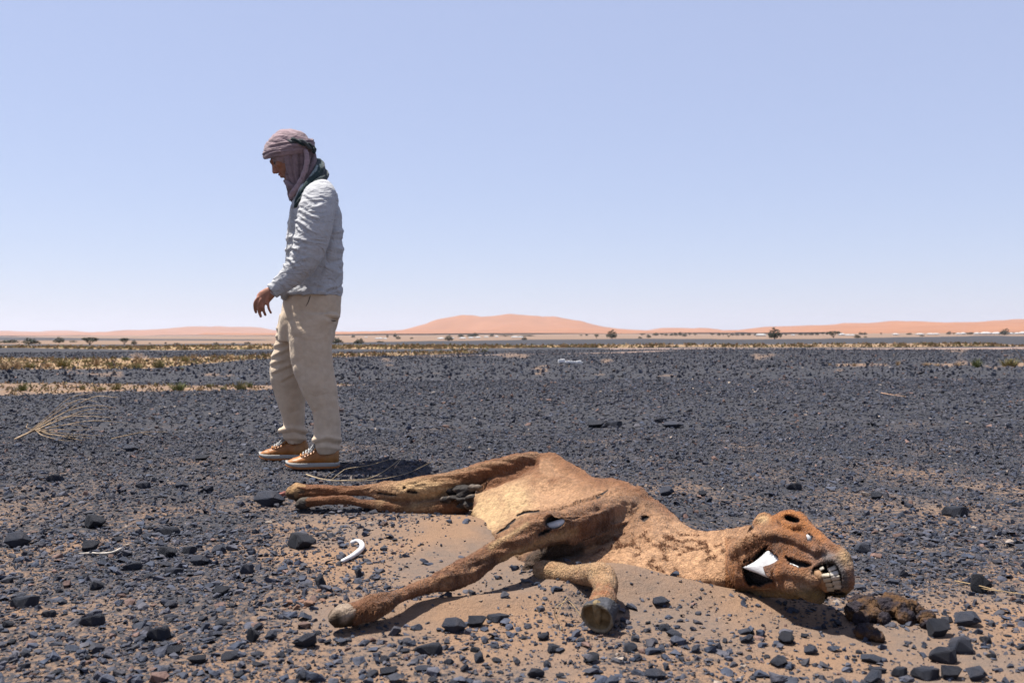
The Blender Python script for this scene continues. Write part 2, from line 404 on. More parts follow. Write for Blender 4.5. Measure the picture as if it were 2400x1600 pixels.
dune('big_dune', [(840, 783), (900, 780), (940, 777), (983, 771), (1032, 755.8), (1059, 747.6), (1108, 737.5), (1135, 743), (1163, 741), (1195, 735.4), (1217, 738), (1239, 738.6), (1263, 743.5), (1280, 740), (1304, 745),
     (1331, 755.8), (1359, 765), (1397, 776), (1430, 779), (1480, 783)], 3300, 1700, 1200, 'tall pink dune with several crests, largest on the horizon', 32)
dune('dune_range', [(1370, 780), (1392, 778), (1447, 778), (1492, 776.4), (1521, 772.4), (1549, 767.6), (1578, 767), (1609, 769.5), (1642, 776.7), (1678, 776), (1740, 779), (1800, 782)], 2900, 1000, 700, 'small pale dune hump right of the tallest dune', 33)
dune('dune_range', [(1600, 779), (1642, 777), (1678, 774), (1707, 772), (1745, 772.4), (1792, 764.5), (1852, 763), (1900, 761), (1929, 761), (1959, 758.6), (1979, 755.6), (2030, 756.7), (2071, 752.6), (2089, 750.5), (2108, 753),
     (2135, 751), (2158, 754), (2200, 755.6), (2239, 753.7), (2262, 755), (2296, 753), (2335, 749.4), (2355, 750), (2376, 746.4), (2400, 748.7), (2600, 742), (2900, 748), (3300, 744)], 2100, 1000, 900, 'long orange dune range along the right horizon', 34)

# ------------------------------------------------------------------ stones
def stone_shape(seed, n, flat):
    r = np.random.default_rng(seed)
    p = r.normal(size=(n, 3)); p /= np.linalg.norm(p, axis=1)[:, None]; p *= r.uniform(.75, 1.05, (n, 1))
    p[:, 2] *= flat; p[:, 1] *= r.uniform(.6, .95)
    bm = bmesh.new()
    for q in p: bm.verts.new(q)
    res = bmesh.ops.convex_hull(bm, input=bm.verts)
    bmesh.ops.delete(bm, geom=[v for v in bm.verts if not v.link_faces], context='VERTS')
    bmesh.ops.triangulate(bm, faces=bm.faces); bm.verts.index_update()
    bmesh.ops.recalc_face_normals(bm, faces=bm.faces)
    V = np.array([v.co[:] for v in bm.verts]); Fc = np.array([[v.index for v in f.verts] for f in bm.faces]); bm.free()
    V[:, 2] -= V[:, 2].min()
    return V, Fc
near_shapes = [stone_shape(100 + i, 12 + i % 4, [.35, .55, .75, .3, .5, .62][i % 6]) for i in range(12)]
far_shapes = [stone_shape(200 + i, 7, [.4, .6, .75][i % 3]) for i in range(8)]
tiny_shapes = [stone_shape(300 + i, 6, [.5, .7, .85][i % 3]) for i in range(6)]
def stone_cols(n):
    t = rng.uniform(0, 1, n)[:, None]; k = rng.uniform(.65, 1.5, n)[:, None]
    c = np.array([.023, .029, .045]) * (1 - t) + np.array([.047, .045, .053]) * t
    c = c * k
    red = rng.uniform(size=n) < .04; c[red] = np.array([.09, .055, .045]) * k[red]
    pale = rng.uniform(size=n) < .008; c[pale] = np.array([.2, .16, .13])
    return c
def topside(shape):
    V, Fc = shape; nz = np.cross(V[Fc[:, 1]] - V[Fc[:, 0]], V[Fc[:, 2]] - V[Fc[:, 0]]); nz = nz / (np.linalg.norm(nz, axis=1)[:, None] + 1e-12)
    return V, Fc[nz[:, 2] > -.35]       # the faces that lie in the sand are left off
near_shapes, far_shapes, tiny_shapes = [[topside(a) for a in b] for b in (near_shapes, far_shapes, tiny_shapes)]
def scatter(x, y, size, shapes, sink=.22):
    """many stones as one mesh"""
    Vs, Fs, Cs, o = [], [], [], 0
    z = hgt(x, y); which = rng.integers(0, len(shapes), len(x)); cols = stone_cols(len(x))
    for k, (BV, BF) in enumerate(shapes):
        s = which == k; n = s.sum()
        if not n: continue
        a = rng.uniform(0, 2 * np.pi, n); ca, sa = np.cos(a), np.sin(a)
        sz = size[s][:, None] * rng.uniform(.75, 1.25, (n, 3)) * np.array([1, 1, .9])
        L = BV[None] * sz[:, None, :]
        tx, ty = rng.normal(0, .16, n), rng.normal(0, .16, n)
        X = L[..., 0] * ca[:, None] - L[..., 1] * sa[:, None]; Y = L[..., 0] * sa[:, None] + L[..., 1] * ca[:, None]
        Zz = L[..., 2] + X * tx[:, None] + Y * ty[:, None] - (sink * sz[:, 2] * BV[:, 2].max())[:, None]
        W = np.stack([X + x[s][:, None], Y + y[s][:, None], Zz + z[s][:, None]], -1)
        Vs.append(W.reshape(-1, 3)); Fs.append((BF[None] + (np.arange(n) * len(BV))[:, None, None] + o).reshape(-1, 3))
        Cs.append(np.repeat(cols[s], len(BV), 0)); o += n * len(BV)
    return np.vstack(Vs), np.vstack(Fs), np.vstack(Cs)
def field_points(z0, z1, dens, side=.75, wide=1.14):
    """random points in the wedge in front of the camera (a good deal wider than its view)"""
    hw = .5625 * wide; n = int(dens * (hw * (z1**2 - z0**2) + 2 * side * (z1 - z0)))
    z = np.sqrt(rng.uniform(z0**2, z1**2, n)); x = rng.uniform(-1, 1, n) * (hw * z + side)
    return x, z
def keep(x, y, power=1.0, lo=0.0):
    c, g, t = fields(x, y)
    return rng.uniform(size=len(x)) < np.clip(lo + (1 - lo) * c, 0, 1) ** power * (1 - .85 * t)
VF = []
for z0, z1, dens, med, sg, lim, shp in ((1.35, 3.2, 1700, .0105, .40, .022, near_shapes), (1.35, 3.2, 10500, .0046, .35, .009, far_shapes), (3.2, 6.5, 1100, .0105, .45, .026, far_shapes), (3.2, 6.5, 3000, .0062, .3, .011, far_shapes),
                                      (6.5, 14, 620, .0145, .42, .04, far_shapes), (14, 45, 52, .028, .42, .07, tiny_shapes)):
    x, y = field_points(z0, z1, dens, .75 if z0 < 6 else 2, 1.14 if z0 < 6 else 1.22 if z0 < 7 else 1.45)
    k = keep(x, y, 1.25, .03 if z0 < 3.2 else 0); x, y = x[k], y[k]
    s = np.clip(np.exp(rng.normal(math.log(med), sg, len(x))), med * .35, lim)
    VF.append(scatter(x, y, s, shp))
o = 0; Vs, Fs, Cs = [], [], []
for V, Fc, Cc in VF: Vs.append(V); Fs.append(Fc + o); Cs.append(Cc); o += len(V)
gm = mesh('gravel', np.vstack(Vs), np.vstack(Fs), False, np.vstack(Cs))
tag(obj('gravel', gm, M['stone']), 'dark slaty gravel strewn over the desert plain', 'gravel', kind='stuff')

# single stones: those that show largest in the photograph (place of the foot, width and height in px)
named = [
 (622, 1190, 76, 44, 'large blocky black stone beside the tips of the hind hooves', 2), (700, 1290, 70, 40, 'large black stone with flat dark front, left of the curved white bone', 5),
 (2212, 1492, 58, 44, 'black angular stone just right of the dung heap', 1), (2270, 1465, 62, 34, 'rounded grey stone topmost of the group at right of the dung', 4),
 (2265, 1530, 62, 42, 'blue-grey stone in the middle of the group below the dung', 8), (2225, 1555, 72, 40, 'cracked grey stone lowest in the group near the right bottom corner', 10),
 (1062, 1486, 58, 34, 'pointed blue-grey stone left of the pair in front of the foreleg', 2), (1118, 1472, 46, 26, 'brownish stone between two others in front of the carcass foreleg', 1),
 (1165, 1460, 56, 16, 'flat stone right of the brownish one in front of the foreleg', 0), (2310, 1384, 54, 50, 'dark upright boulder on the right beyond the dung heap', 5),
 (2180, 1590, 70, 28, 'purplish flat stone cut by the bottom edge at right', 0), (2240, 1592, 50, 32, 'second stone from the right along the bottom edge', 1), (2292, 1594, 48, 32, 'dark stone at bottom edge nearest the right corner', 4),
 (28, 1284, 56, 40, 'tilted striped slab cut by the left edge', 2), (212, 1232, 52, 34, 'jagged black stone at far left above the white stick', 5), (382, 1256, 66, 22, 'long low layered stone left of centre-left gravel', 3),
 (206, 1296, 40, 28, 'black cube-like stone just above the white stick', 1), (44, 1432, 66, 28, 'wide flat grey slab near the left edge, low in the picture', 0), (205, 1466, 62, 28, 'long tilted slab left of the bottom centre-left', 3),
 (362, 1502, 60, 34, 'overhanging slab with a dark shadow below it at lower left', 3), (405, 1536, 40, 22, 'dark block right below the overhanging slab at lower left', 1), (708, 1522, 60, 36, 'large layered slab left below the foreleg hoof', 9),
 (590, 1508, 32, 34, 'blue upright stone left of the layered slab', 5), (630, 1502, 30, 22, 'small rounded stone between the blue one and the layered slab', 4), (838, 1352, 18, 26, 'small upright stone below the curved white bone', 7),
 (748, 1384, 26, 36, 'narrow upright dark stone left of the fore hoof sand', 7), (1000, 1535, 74, 26, 'long low stone at the bottom, left of centre', 3), (1550, 1372 + 60, 46, 22, 'blue stone on the sand right of the upturned hoof', 2),
 (1580, 1012 - 8, 56, 18, 'largest pale-topped block in the far heap of stones', 2), (1548, 990, 40, 15, 'slanted slab in the far heap of stones', 3), (1440, 1002, 54, 18, 'flat stone left in the far row beyond the carcass', 0), (1400, 1005, 50, 22, 'peaked stone in the far row beyond the carcass', 1),
 (1560, 1168, 44, 26, 'dark stone just behind the shoulder of the carcass', 4), (2060, 1172, 32, 20, 'black stone on the plain above the horse-like head', 1), (2250, 1212, 64, 26, 'wide flat slab on the plain at right', 0), (1865, 1150, 44, 22, 'dark slab on the plain straight above the skull', 3),
 (1350 + 300, 1166, 26, 16, 'small black stone right of the carcass back', 1), (2070 - 40, 1290, 44, 26, 'purple-grey block behind the forehead of the skull', 8), (420, 1148, 34, 18, 'dark stone in line with the large blocky one, farther left', 2), (480, 1160, 36, 22, 'grey stone left of the large blocky black one', 9),
 (118, 1128, 40, 22, 'long dark stone on the left gravel below the dead branch', 3), (330, 1148, 44, 20, 'twin-humped stone on the left gravel', 10), (470, 1080, 38, 16, 'dark block left of the front shoe', 1), (300, 1060, 40, 18, 'black stone with pale edge below the branch tips', 2),
 (160, 1030, 30, 18, 'black stone under the dead branch', 5), (385, 1308, 46, 28, 'broken black block right of the white stick', 5), (440, 1300, 34, 20, 'flat topped stone behind the broken black block', 0), (505, 1300, 34, 22, 'low stone left of the bare sand patch', 4),
 (575, 1348, 34, 26, 'layered square stone on the left of the sand patch', 8), (460, 1326, 42, 24, 'blue-grey block in the sand at left', 2), (300, 1340, 50, 18, 'low blue slab below the white stick', 3), (515, 1402, 40, 24, 'black open-sided block at left centre', 1),
 (400, 1350, 46, 16, 'flat long slab at left centre', 0), (1258, 1578, 44, 24, 'dark stone near the bottom edge in the centre', 6), (1900, 1545 - 14, 34, 20, 'rounded stone alone below the head shadow', 4), (1752, 1506, 34, 20, 'grey half-buried stone below the neck', 9), (1630, 1528, 22, 18, 'small black round stone below the neck', 4),
]
rock_m = []
def rock_mesh(k):
    V, Fc = stone_shape(400 + k, 18 + k % 5, [.5, .8, .62, .33, .66, .9, .5, 1.15, .75, .55, .6, .45][k % 12])
    m = mesh('rock', V, Fc, False); m.materials.append(M['stone'])
    bm = bmesh.new(); bm.from_mesh(m)
    bmesh.ops.bevel(bm, geom=list(bm.edges), offset=.05, segments=1, affect='EDGES', clamp_overlap=True)
    bmesh.ops.triangulate(bm, faces=bm.faces)
    for v in bm.verts:
        q = np.array(v.co); v.co += v.normal * float(.05 * noise(q * 3.1, k) + .03 * noise(q * np.array([2, 2, 14]), k + 3))
    bm.to_mesh(m); bm.free()
    for p in m.polygons: p.use_smooth = False
    V = np.array([v.co[:] for v in m.vertices]); t = .5 + .5 * np.tanh(2 * fbm(V * 2.0, k)); k2 = [.9, .7, 1.1, .8, 1.25, .6, 1.0, .85, 1.3, 1.05, .95, 1.15][k % 12]
    a = m.attributes.new('col', 'FLOAT_COLOR', 'POINT'); c = np.ones((len(V), 4), np.float32)
    c[:, :3] = (np.array([.020, .025, .038])[None] * (1 - t[:, None]) + np.array([.039, .038, .045])[None] * t[:, None]) * k2
    a.data.foreach_set('color', c.ravel())
    return m
rock_m = [rock_mesh(k) for k in range(12)]
rock_dim = []
for m in rock_m:
    V = np.array([v.co[:] for v in m.vertices]); rock_dim.append((np.ptp(V[:, 0]), np.ptp(V[:, 2]), V[:, 2].min()))
taken = []
def put_rock(px, py, wpx, hpx, k, label, group=None, rz=None):
    p = P(px, py); sx = wpx * p[1] / F
    o = obj('rock', rock_m[k]); W, Hh, z0 = rock_dim[k]
    s = sx / W; szz = max(hpx * p[1] / F * 1.2 / Hh, .25 * s)
    o.scale = (s, s * .85, szz); yy = p[1] + .4 * sx
    o.location = (p[0], yy, float(hgt(p[0], yy)) - .14 * szz * Hh - z0 * szz)
    o.rotation_euler = (0, 0, random.uniform(-.35, .35) if rz is None else rz)
    tag(o, label, 'stone', group); taken.append((px, py)); return o
for px, py, wp, hp, lab, k in named: put_rock(px, py, wp * (.85 if py < 1200 else .95), hp * (.8 if py < 1200 else .9), k, lab, 'large dark stones on the plain')
zones = [('left foreground', 0, 800, 1330, 1600, 58), ('left middle ground between the dead branch and the white stick', 0, 600, 1000, 1330, 62), ('right foreground below the carcass', 1420, 2400, 1430, 1600, 40),
         ('bottom centre below the forelegs', 800, 1420, 1490, 1600, 26), ('right plain beyond the head', 1620, 2400, 960, 1340, 40), ('plain between the man and the far stone heap', 800, 1640, 930, 1110, 24)]
marks = [(622, 1165, 'the large blocky black stone'), (700, 1265, 'the black stone with flat front'), (236, 1303, 'the white stick'), (150, 985, 'the dead branch'), (320, 1018, 'the small dry twig'), (28, 1262, 'the tilted slab at the left edge'), (44, 1418, 'the wide grey slab at left'), (205, 1452, 'the long tilted slab'), (362, 1488, 'the overhanging slab'),
         (708, 1505, 'the layered slab'), (385, 1300, 'the broken black block'), (515, 1390, 'the open-sided block'), (800, 1441, 'the pale fore hoof'), (1062, 1470, 'the pointed blue-grey stone'), (1400, 1450, 'the upturned hoof'), (1258, 1570, 'the dark stone at bottom centre'), (1000, 1525, 'the long low stone at the bottom'), (1900, 1530, 'the rounded stone below the head'),
         (1752, 1498, 'the half-buried grey stone'), (1630, 1520, 'the small round black stone'), (2040, 1492, 'the single dung ball'), (2090, 1440, 'the dung heap'), (2212, 1475, 'the black stone by the dung'), (2265, 1515, 'the blue-grey stone at right'), (2180, 1580, 'the purplish stone'), (2310, 1360, 'the upright boulder'), (1860, 1220, 'the eye socket'), (2250, 1200, 'the wide slab at right'),
         (1865, 1140, 'the slab above the skull'), (2060, 1162, 'the black stone above the head'), (1580, 995, 'the far stone heap'), (1420, 1000, 'the far row of stones'), (2095, 930, 'the twig far right'), (850, 1090, 'the shadow of the man'), (930, 1060, 'the forked twig'), (1260, 1060, 'the hip of the carcass'), (480, 1150, 'the grey stone left of the blocky one'), (118, 1120, 'the long dark stone below the branch'), (330, 1140, 'the twin-humped stone'), (660, 1060, 'the shoes')]
used_labels = {}
def stone_label(u, v, w_, h_):
    d = [math.hypot((u - a) * .7, (v - b) * 1.6) for a, b, _ in marks]; i = int(np.argmin(d)); dx, dy = u - marks[i][0], v - marks[i][1]
    where = ('right of' if dx > 0 else 'left of') if abs(dx) * .7 > abs(dy) * 1.6 else ('below' if dy > 0 else 'above')
    if 'of' in where and abs(dy) > 14: where = ('lower ' if dy > 0 else 'upper ') + where.split()[0] + ' of'
    look = ('flat' if h_ / w_ < .33 else 'low' if h_ / w_ < .44 else 'blocky') ; size = 'tiny' if w_ < 17 else 'small' if w_ < 27 else 'larger'
    dist = 'close ' if d[i] < 45 else '' if d[i] < 110 else 'some way '
    lab = f'{size} {look} dark stone {dist}{where} {marks[i][2]}'
    if lab in used_labels:
        i2 = int(np.argsort(d)[1]); alt = f'{size} {look} dark stone between {marks[i][2]} and {marks[i2][2]}'
        if len(alt.split()) <= 16 and alt not in used_labels: lab = alt
    used_labels[lab] = 1; return lab
for zname, u0, u1, v0, v1, n in zones:
    k = 0; tries = 0
    while k < n and tries < 4000:
        tries += 1
        u = random.uniform(u0, u1); v = v0 + (v1 - v0) * random.random() ** .8
        q = P(u, v); c, g, t = fields(np.array([q[0]]), np.array([q[1]]))
        if random.random() > c[0] + .12 or float(sandy(np.array(u), np.array(v))) > .5: continue
        if any(abs(u - a) < 34 and abs(v - b) < 16 for a, b in taken): continue
        if 600 < u < 960 and 1040 < v < 1110: continue
        sz = (v - 760) / 800 * random.choice((random.uniform(16, 30), random.uniform(16, 30), random.uniform(28, 50)))
        hr = random.uniform(.22, .55)
        put_rock(u, v, sz, sz * hr, random.randrange(12), stone_label(u, v, sz, sz * hr), f'small stones, {zname}', random.uniform(-3.1, 3.1)); k += 1
ordn = ['leftmost', 'second', 'third', 'fourth', 'fifth', 'sixth', 'seventh', 'eighth', 'ninth', 'tenth', 'eleventh', 'twelfth', 'thirteenth', 'fourteenth', 'fifteenth', 'sixteenth']
# ------------------------------------------------------------------ far trees, tents, shrubs
def far_spot(px, py):
    """where a far thing whose foot shows at (px, py) stands"""
    dx, dy = unroll(px, py)
    Z = CAM_H * F / dy if dy > 2.6 else 540.0 + 30 * (2.6 - dy)
    Z = min(Z, 700.0); x = dx / F * Z
    return float(x), float(Z), float(hgt(x, Z))
def leaf_mass(lobes, n, size, seed, droop=0.0):
    r = np.random.default_rng(seed); Vs = []; w = np.array([l[3] * l[4] * l[5] for l in lobes]); w = w / w.sum()
    Cs = []
    for _ in range(n):
        l = lobes[r.choice(len(lobes), p=w)]
        d = r.normal(size=3); d /= np.linalg.norm(d); rad = r.uniform(.35, 1.05) ** .6
        c = np.array(l[:3]) + d * rad * np.array(l[3:6])
        if c[2] < .01: c[2] = .01 + r.uniform(0, .05)
        a = r.normal(size=3); a /= np.linalg.norm(a); b = np.cross(a, r.normal(size=3)); b /= np.linalg.norm(b)
        s = size * r.uniform(.6, 1.4)
        Vs += [c - a * s, c + b * s * .7, c + a * s, c - b * s * .7]
        g = r.uniform(.65, 1.35); Cs += [np.array([.030, .038, .024]) * g] * 4
    V = np.array(Vs); Fc = np.arange(len(V)).reshape(-1, 4)
    return V, Fc, np.array(Cs)
crowns = []   # unit trees: 1 m tall, 1 m wide
for k, lob in enumerate([
    [(0, 0, .45, .42, .42, .38), (-.2, 0, .3, .28, .3, .25), (.22, .1, .32, .26, .3, .28), (.02, 0, .78, .2, .2, .2)],           # dome
    [(0, 0, .72, .5, .45, .2), (-.28, .1, .58, .22, .25, .16), (.27, 0, .8, .22, .25, .16), (.05, .1, .5, .2, .2, .2)],          # flat-topped acacia
    [(0, 0, .3, .44, .4, .28), (-.1, 0, .55, .2, .25, .25), (.18, 0, .68, .14, .18, .3), (-.3, 0, .2, .2, .2, .18)],             # lopsided shrub
    [(-.3, 0, .35, .2, .3, .33), (.02, 0, .42, .22, .3, .36), (.3, 0, .3, .2, .3, .3), (.12, 0, .55, .12, .2, .35)]]):           # clump
    V, Fc, Cc = leaf_mass(lob, 420, .055, 50 + k); m = mesh('crown', V, Fc, False, Cc); m.materials.append(M['leaf']); crowns.append(m)
trunks = []
for k in range(2):
    ps = [tube([(0, 0, -.08), (.02, 0, .2), (-.02, .02, .45)], [.05, .035, .02], 7)]
    ps += [tube([(0, 0, .12), (sx * .12, .05, .3), (sx * .26, .08, .55)], [.03, .022, .012], 6) for sx in (-1, 1)]
    V, Fl = merge(ps); m = mesh('trunk', V, Fl); m.materials.append(M['bark']); trunks.append(m)
def tree(px, py, h, wd, k, label, group, name='tree', parts=True):
    x, y, z = far_spot(px, py); s = y / F
    t = empty(name, (x, y, z)); t.scale = (wd * s, wd * s * .9, h * s * 1.05); t.rotation_euler = (0, 0, random.choice((0, math.pi)) + random.uniform(-.3, .3))
    obj('trunk', trunks[len(label) % 2], None, t); obj('crown', crowns[k], None, t)
    return tag(t, label, 'tree', group)
G1 = 'scattered trees at the edge of the dark plain'
for px, py, h, wd, k, lab in [
    (22, 804, 9, 56, 2, 'low wide dark shrub tree nearest the left edge of the horizon'), (72, 806, 16, 46, 2, 'second dark tree from the left edge, with a lopsided crown'), (139, 804, 15, 28, 0, 'rounded dark tree third from the left edge'),
    (171, 802, 5, 20, 3, 'very low bush between the rounded tree and the wide tree at left'), (211, 808, 19, 38, 1, 'wide spreading tree with a lower bush in front, left horizon'), (291, 808, 16, 25, 1, 'forked tree left of a smaller bush on the left horizon'),
    (314, 808, 11, 15, 0, 'small round bush right beside the forked tree at left'), (787, 804, 16, 36, 2, 'dark tree whose left side is hidden by the trousers'), (842, 805, 14, 29, 2, 'dark bush second to the right of the man'), (891, 802.5, 5, 18, 3, 'low bush third to the right of the man'),
    (933, 795, 8, 13, 0, 'round bush right of the first white tents'), (1052, 799, 14, 23, 0, 'dark bush in front of the white tents below the tall dune'), (1229, 797, 8, 15, 0, 'dark bush at the right end of the tents below the tall dune'),
    (1434, 793.5, 21, 31, 0, 'dark domed tree with a pointed top right of the tall dune'), (1398, 793, 10, 11, 1, 'small thin tree just left of the domed tree'), (1500, 793, 5, 12, 2, 'low bush right of the domed tree on the sand'), (1520, 791.5, 9, 13, 2, 'lopsided small tree below the small dune hump'),
    (1605, 790, 9, 14, 2, 'bushy tree standing before the tree row below the small dune'), (1708, 791.5, 6, 6, 1, 'single tiny tree before the second tree row'), (1816, 794.5, 27, 37, 0, 'largest dark round tree on the right half of the horizon'), (1953, 791.5, 16, 33, 1, 'flat-topped acacia standing on two stems at right'),
    (2009, 792, 9, 19, 2, 'low bush under the leaning tree right of the acacia'), (2028, 791, 5, 8, 3, 'tiny bush right of the low bush beside the tents'), (2161, 788.5, 4, 12, 3, 'tiny low bush below the row of tents at right'), (2355, 786.5, 17, 26, 2, 'dark tree between white tents near the right edge')]:
    tree(px, py, h, wd, k, lab, G1)
for grp, lst in (('bushes on the left sand flat', [(351, 806, 4, 6), (388, 806, 5, 6), (414, 806.5, 3.5, 16), (506, 806.5, 5, 12), (547, 806, 3.5, 10), (580, 805.5, 5, 16)]),
                 ('trees by the tents below the tall dune', [(828, 792, 6, 11), (908, 792, 8, 6), (926, 791, 10, 10), (965, 794, 4, 10), (1080, 792, 8, 17), (1103, 790, 7, 24), (1114, 789, 9, 18), (1153, 789, 7, 13), (1362, 786, 3, 8), (1375, 787, 5, 8), (1185, 788.5, 3.5, 40), (1235, 788, 3.5, 46)]),
                 ('the row below the small dune hump', [(1505, 785, 5, 16), (1537, 786, 7, 18), (1551, 786, 5, 10), (1561, 786, 6, 11), (1574, 786, 6, 11), (1583, 786, 8, 11), (1594, 786, 9, 11), (1616, 786, 7, 11), (1629, 786, 6, 11)]),
                 ('the row beside the largest round tree', [(1669, 785.5, 5, 11), (1685, 785.5, 6, 11), (1695, 785.5, 6, 11), (1704, 785.5, 6, 11), (1716, 785.5, 6, 12), (1728, 785.5, 6, 12), (1740, 785.5, 6.5, 12), (1755, 785.5, 6, 12), (1770, 785, 5, 8), (1790, 785, 6, 9), (1842, 784.5, 4, 7)]),
                 ('trees among the right-hand tents', [(1876, 783.5, 6, 11), (1888, 783, 5, 9), (1901, 784, 7, 13), (1915, 784, 7, 11), (1929, 783.5, 7, 9), (1968, 783, 9, 13), (2017, 782, 8, 10), (2026, 783, 7, 15), (2065, 783.5, 5, 5), (2131, 783.5, 5, 17), (2224, 782.5, 8, 13), (2236, 782.5, 4, 9), (2274, 783, 6, 19), (2296, 783, 6, 8), (2376, 779, 4, 20)])):
    for i, (px, py, h, wd) in enumerate(sorted(lst)): tree(px, py, h * 1.05, wd, (i * 7 + int(px)) % 4, f'tiny dark tree, {ordn[i]}{" from the left" if i else ""} of {grp}', grp)

def tent_mesh():
    V = [(-.5, -.35, 0), (.5, -.35, 0), (.5, .35, 0), (-.5, .35, 0), (-.5, -.35, .5), (.5, -.35, .5), (.5, .35, .5), (-.5, .35, .5),
         (-.55, -.4, .48), (.55, -.4, .48), (.55, .4, .48), (-.55, .4, .48), (-.25, 0, 1), (.25, 0, 1)]
    Fq = [(0, 1, 5, 4), (1, 2, 6, 5), (2, 3, 7, 6), (3, 0, 4, 7), (8, 9, 13, 12), (10, 11, 12, 13), (11, 10, 9, 8)]; Ft = [(9, 10, 13), (11, 8, 12)]
    V += [(-.08, -.352, 0), (.08, -.352, 0), (.08, -.352, .4), (-.08, -.352, .4)]
    m = mesh('tent', np.array(V), [np.array(Fq), np.array(Ft)], False); m.materials.append(M['canvas']); return m
tm = tent_mesh()
for grp, lst in (('tents left of the tall dune', [(858, 793, 6, 3), (884, 794.5, 9, 4), (892, 794.5, 10, 4.5), (903, 794.5, 8, 3.6)]),
                 ('tents below the tall dune', [(1033, 794.5, 15, 5), (1060, 793.5, 9, 4), (1084, 794, 14, 5), (1104, 793, 13, 4.5), (1120, 792.5, 13, 4), (1140, 792, 11, 3.5), (1164, 791.6, 9, 3.5), (1206, 792, 17, 4), (1220, 792, 13, 4)]),
                 ('tents beside the largest round tree', [(1783, 787.5, 22, 6), (1859, 785.5, 8, 3.5)]),
                 ('tents right of the flat-topped acacia', [(1973, 785.5, 12, 6), (1987, 786.5, 12, 4), (1998, 787, 9, 4)]),
                 ('tents on the right horizon', [(2099, 785, 12, 5), (2156, 784, 16, 4.5), (2181, 784, 15, 4.5), (2194, 784, 12, 4.5), (2246, 783, 9, 5), (2257, 783.5, 11, 6), (2289, 783.5, 11, 6), (2310, 783.5, 23, 7), (2335, 783, 19, 6), (2368, 783, 11, 5), (2383, 783, 11, 5), (2397, 783, 15, 7)])):
    for i, (px, py, wd, h) in enumerate(sorted(lst)):
        x, y, z = far_spot(px, py); o = obj('tent', tm, None, None, (x, y, z - .1)); s = y / F
        o.scale = (wd * s, wd * s, h * s * .95); o.rotation_euler = (0, 0, random.uniform(-.25, .25))
        tag(o, f'tiny white tent, {ordn[i]}{" from the left" if i else ""} of the {grp}', 'tent', grp)

# shrubs and tufts on the sandy strips
def blades(n, spread, lean, width, cols, seed, curve=.3):
    """a tuft 1 m tall, about 1 m wide, of thin bent blades"""
    r = np.random.default_rng(seed); V, Fc, Cc = [], [], []
    for _ in range(n):
        a = r.uniform(0, 2 * np.pi); b = np.array([math.cos(a), math.sin(a), 0]); base = b * spread * math.sqrt(r.uniform()) * np.array([1, .8, 0])
        h = r.uniform(.45, 1.0); d = b * lean * r.uniform(.2, 1); sd = np.cross(b, [0, 0, 1]) * width * r.uniform(.6, 1.3)
        k = len(V); c = np.array(cols[r.integers(len(cols))]) * r.uniform(.7, 1.3)
        for t in (0, .55, 1):
            p = base + d * (t + curve * t * t) + np.array([0, 0, h * (t - curve * .35 * t * t)])
            V += [p - sd * (1 - .8 * t), p + sd * (1 - .8 * t)]; Cc += [c, c]
        Fc += [(k, k + 1, k + 3, k + 2), (k + 2, k + 3, k + 5, k + 4)]
    m = mesh('tuft', np.array(V), np.array(Fc), False, np.array(Cc)); m.materials.append(M['straw']); return m
GR = [(0.092, 0.104, 0.031), (0.122, 0.122, 0.043), (0.073, 0.086, 0.027)]; OL = [(0.147, 0.128, 0.049), (0.116, 0.116, 0.037), (0.184, 0.134, 0.061)]; ST = [(0.257, 0.165, 0.086), (0.220, 0.141, 0.073), (0.294, 0.202, 0.111)]
tufts = {'green': [blades(170, .32, .30, .016, GR, s) for s in (1, 2)], 'olive': [blades(170, .34, .28, .017, OL, s) for s in (3, 4)],
         'straw': [blades(120, .3, .32, .014, ST, s) for s in (5, 6)], 'bare': [blades(16, .12, .35, .02, ST, 9)]}
words = {'green': 'green', 'olive': 'olive-yellow', 'straw': 'dry straw-coloured', 'bare': 'bare-stemmed'}
strips = {'near sandy strip left of the man': [(31, 926, 16, 24, 'straw'), (53, 916, 24, 34, 'green'), (113, 918, 24, 10, 'bare'), (193, 914, 15, 24, 'olive'), (240, 913, 9, 24, 'olive'), (272, 913, 19, 38, 'olive'), (350, 914, 32, 18, 'bare'), (417, 913, 23, 56, 'green'), (468, 914, 12, 26, 'straw'), (490, 906, 11, 22, 'olive'), (522, 911, 10, 22, 'green'), (565, 913, 26, 38, 'olive'), (585, 906, 16, 20, 'green'), (598, 915, 9, 20, 'straw')],
          'far grassy strip left of the man': [(12, 866, 26, 44, 'straw'), (40, 864, 28, 44, 'straw'), (70, 862, 16, 40, 'olive'), (114, 860, 14, 26, 'straw'), (147, 858, 22, 52, 'olive'), (205, 848, 10, 28, 'olive'), (228, 856, 26, 26, 'straw'), (256, 857, 13, 20, 'green'), (294, 843, 9, 26, 'green'), (323, 857, 32, 26, 'straw'), (321, 863, 15, 46, 'olive'), (373, 861, 21, 38, 'olive'), (433, 846, 15, 32, 'olive'), (423, 864, 7, 20, 'green'), (452, 841, 17, 24, 'straw'), (540, 838, 10, 30, 'straw')],
          'orange sandy strip near the right edge': [(1943, 856, 8, 18, 'straw'), (2002, 857, 9, 18, 'straw'), (2104, 856, 15, 20, 'straw'), (2172, 857, 11, 32, 'straw'), (2197, 857, 9, 22, 'straw'), (2245, 857, 11, 28, 'straw'), (2289, 859, 24, 34, 'green'), (2367, 858, 21, 62, 'olive')]}
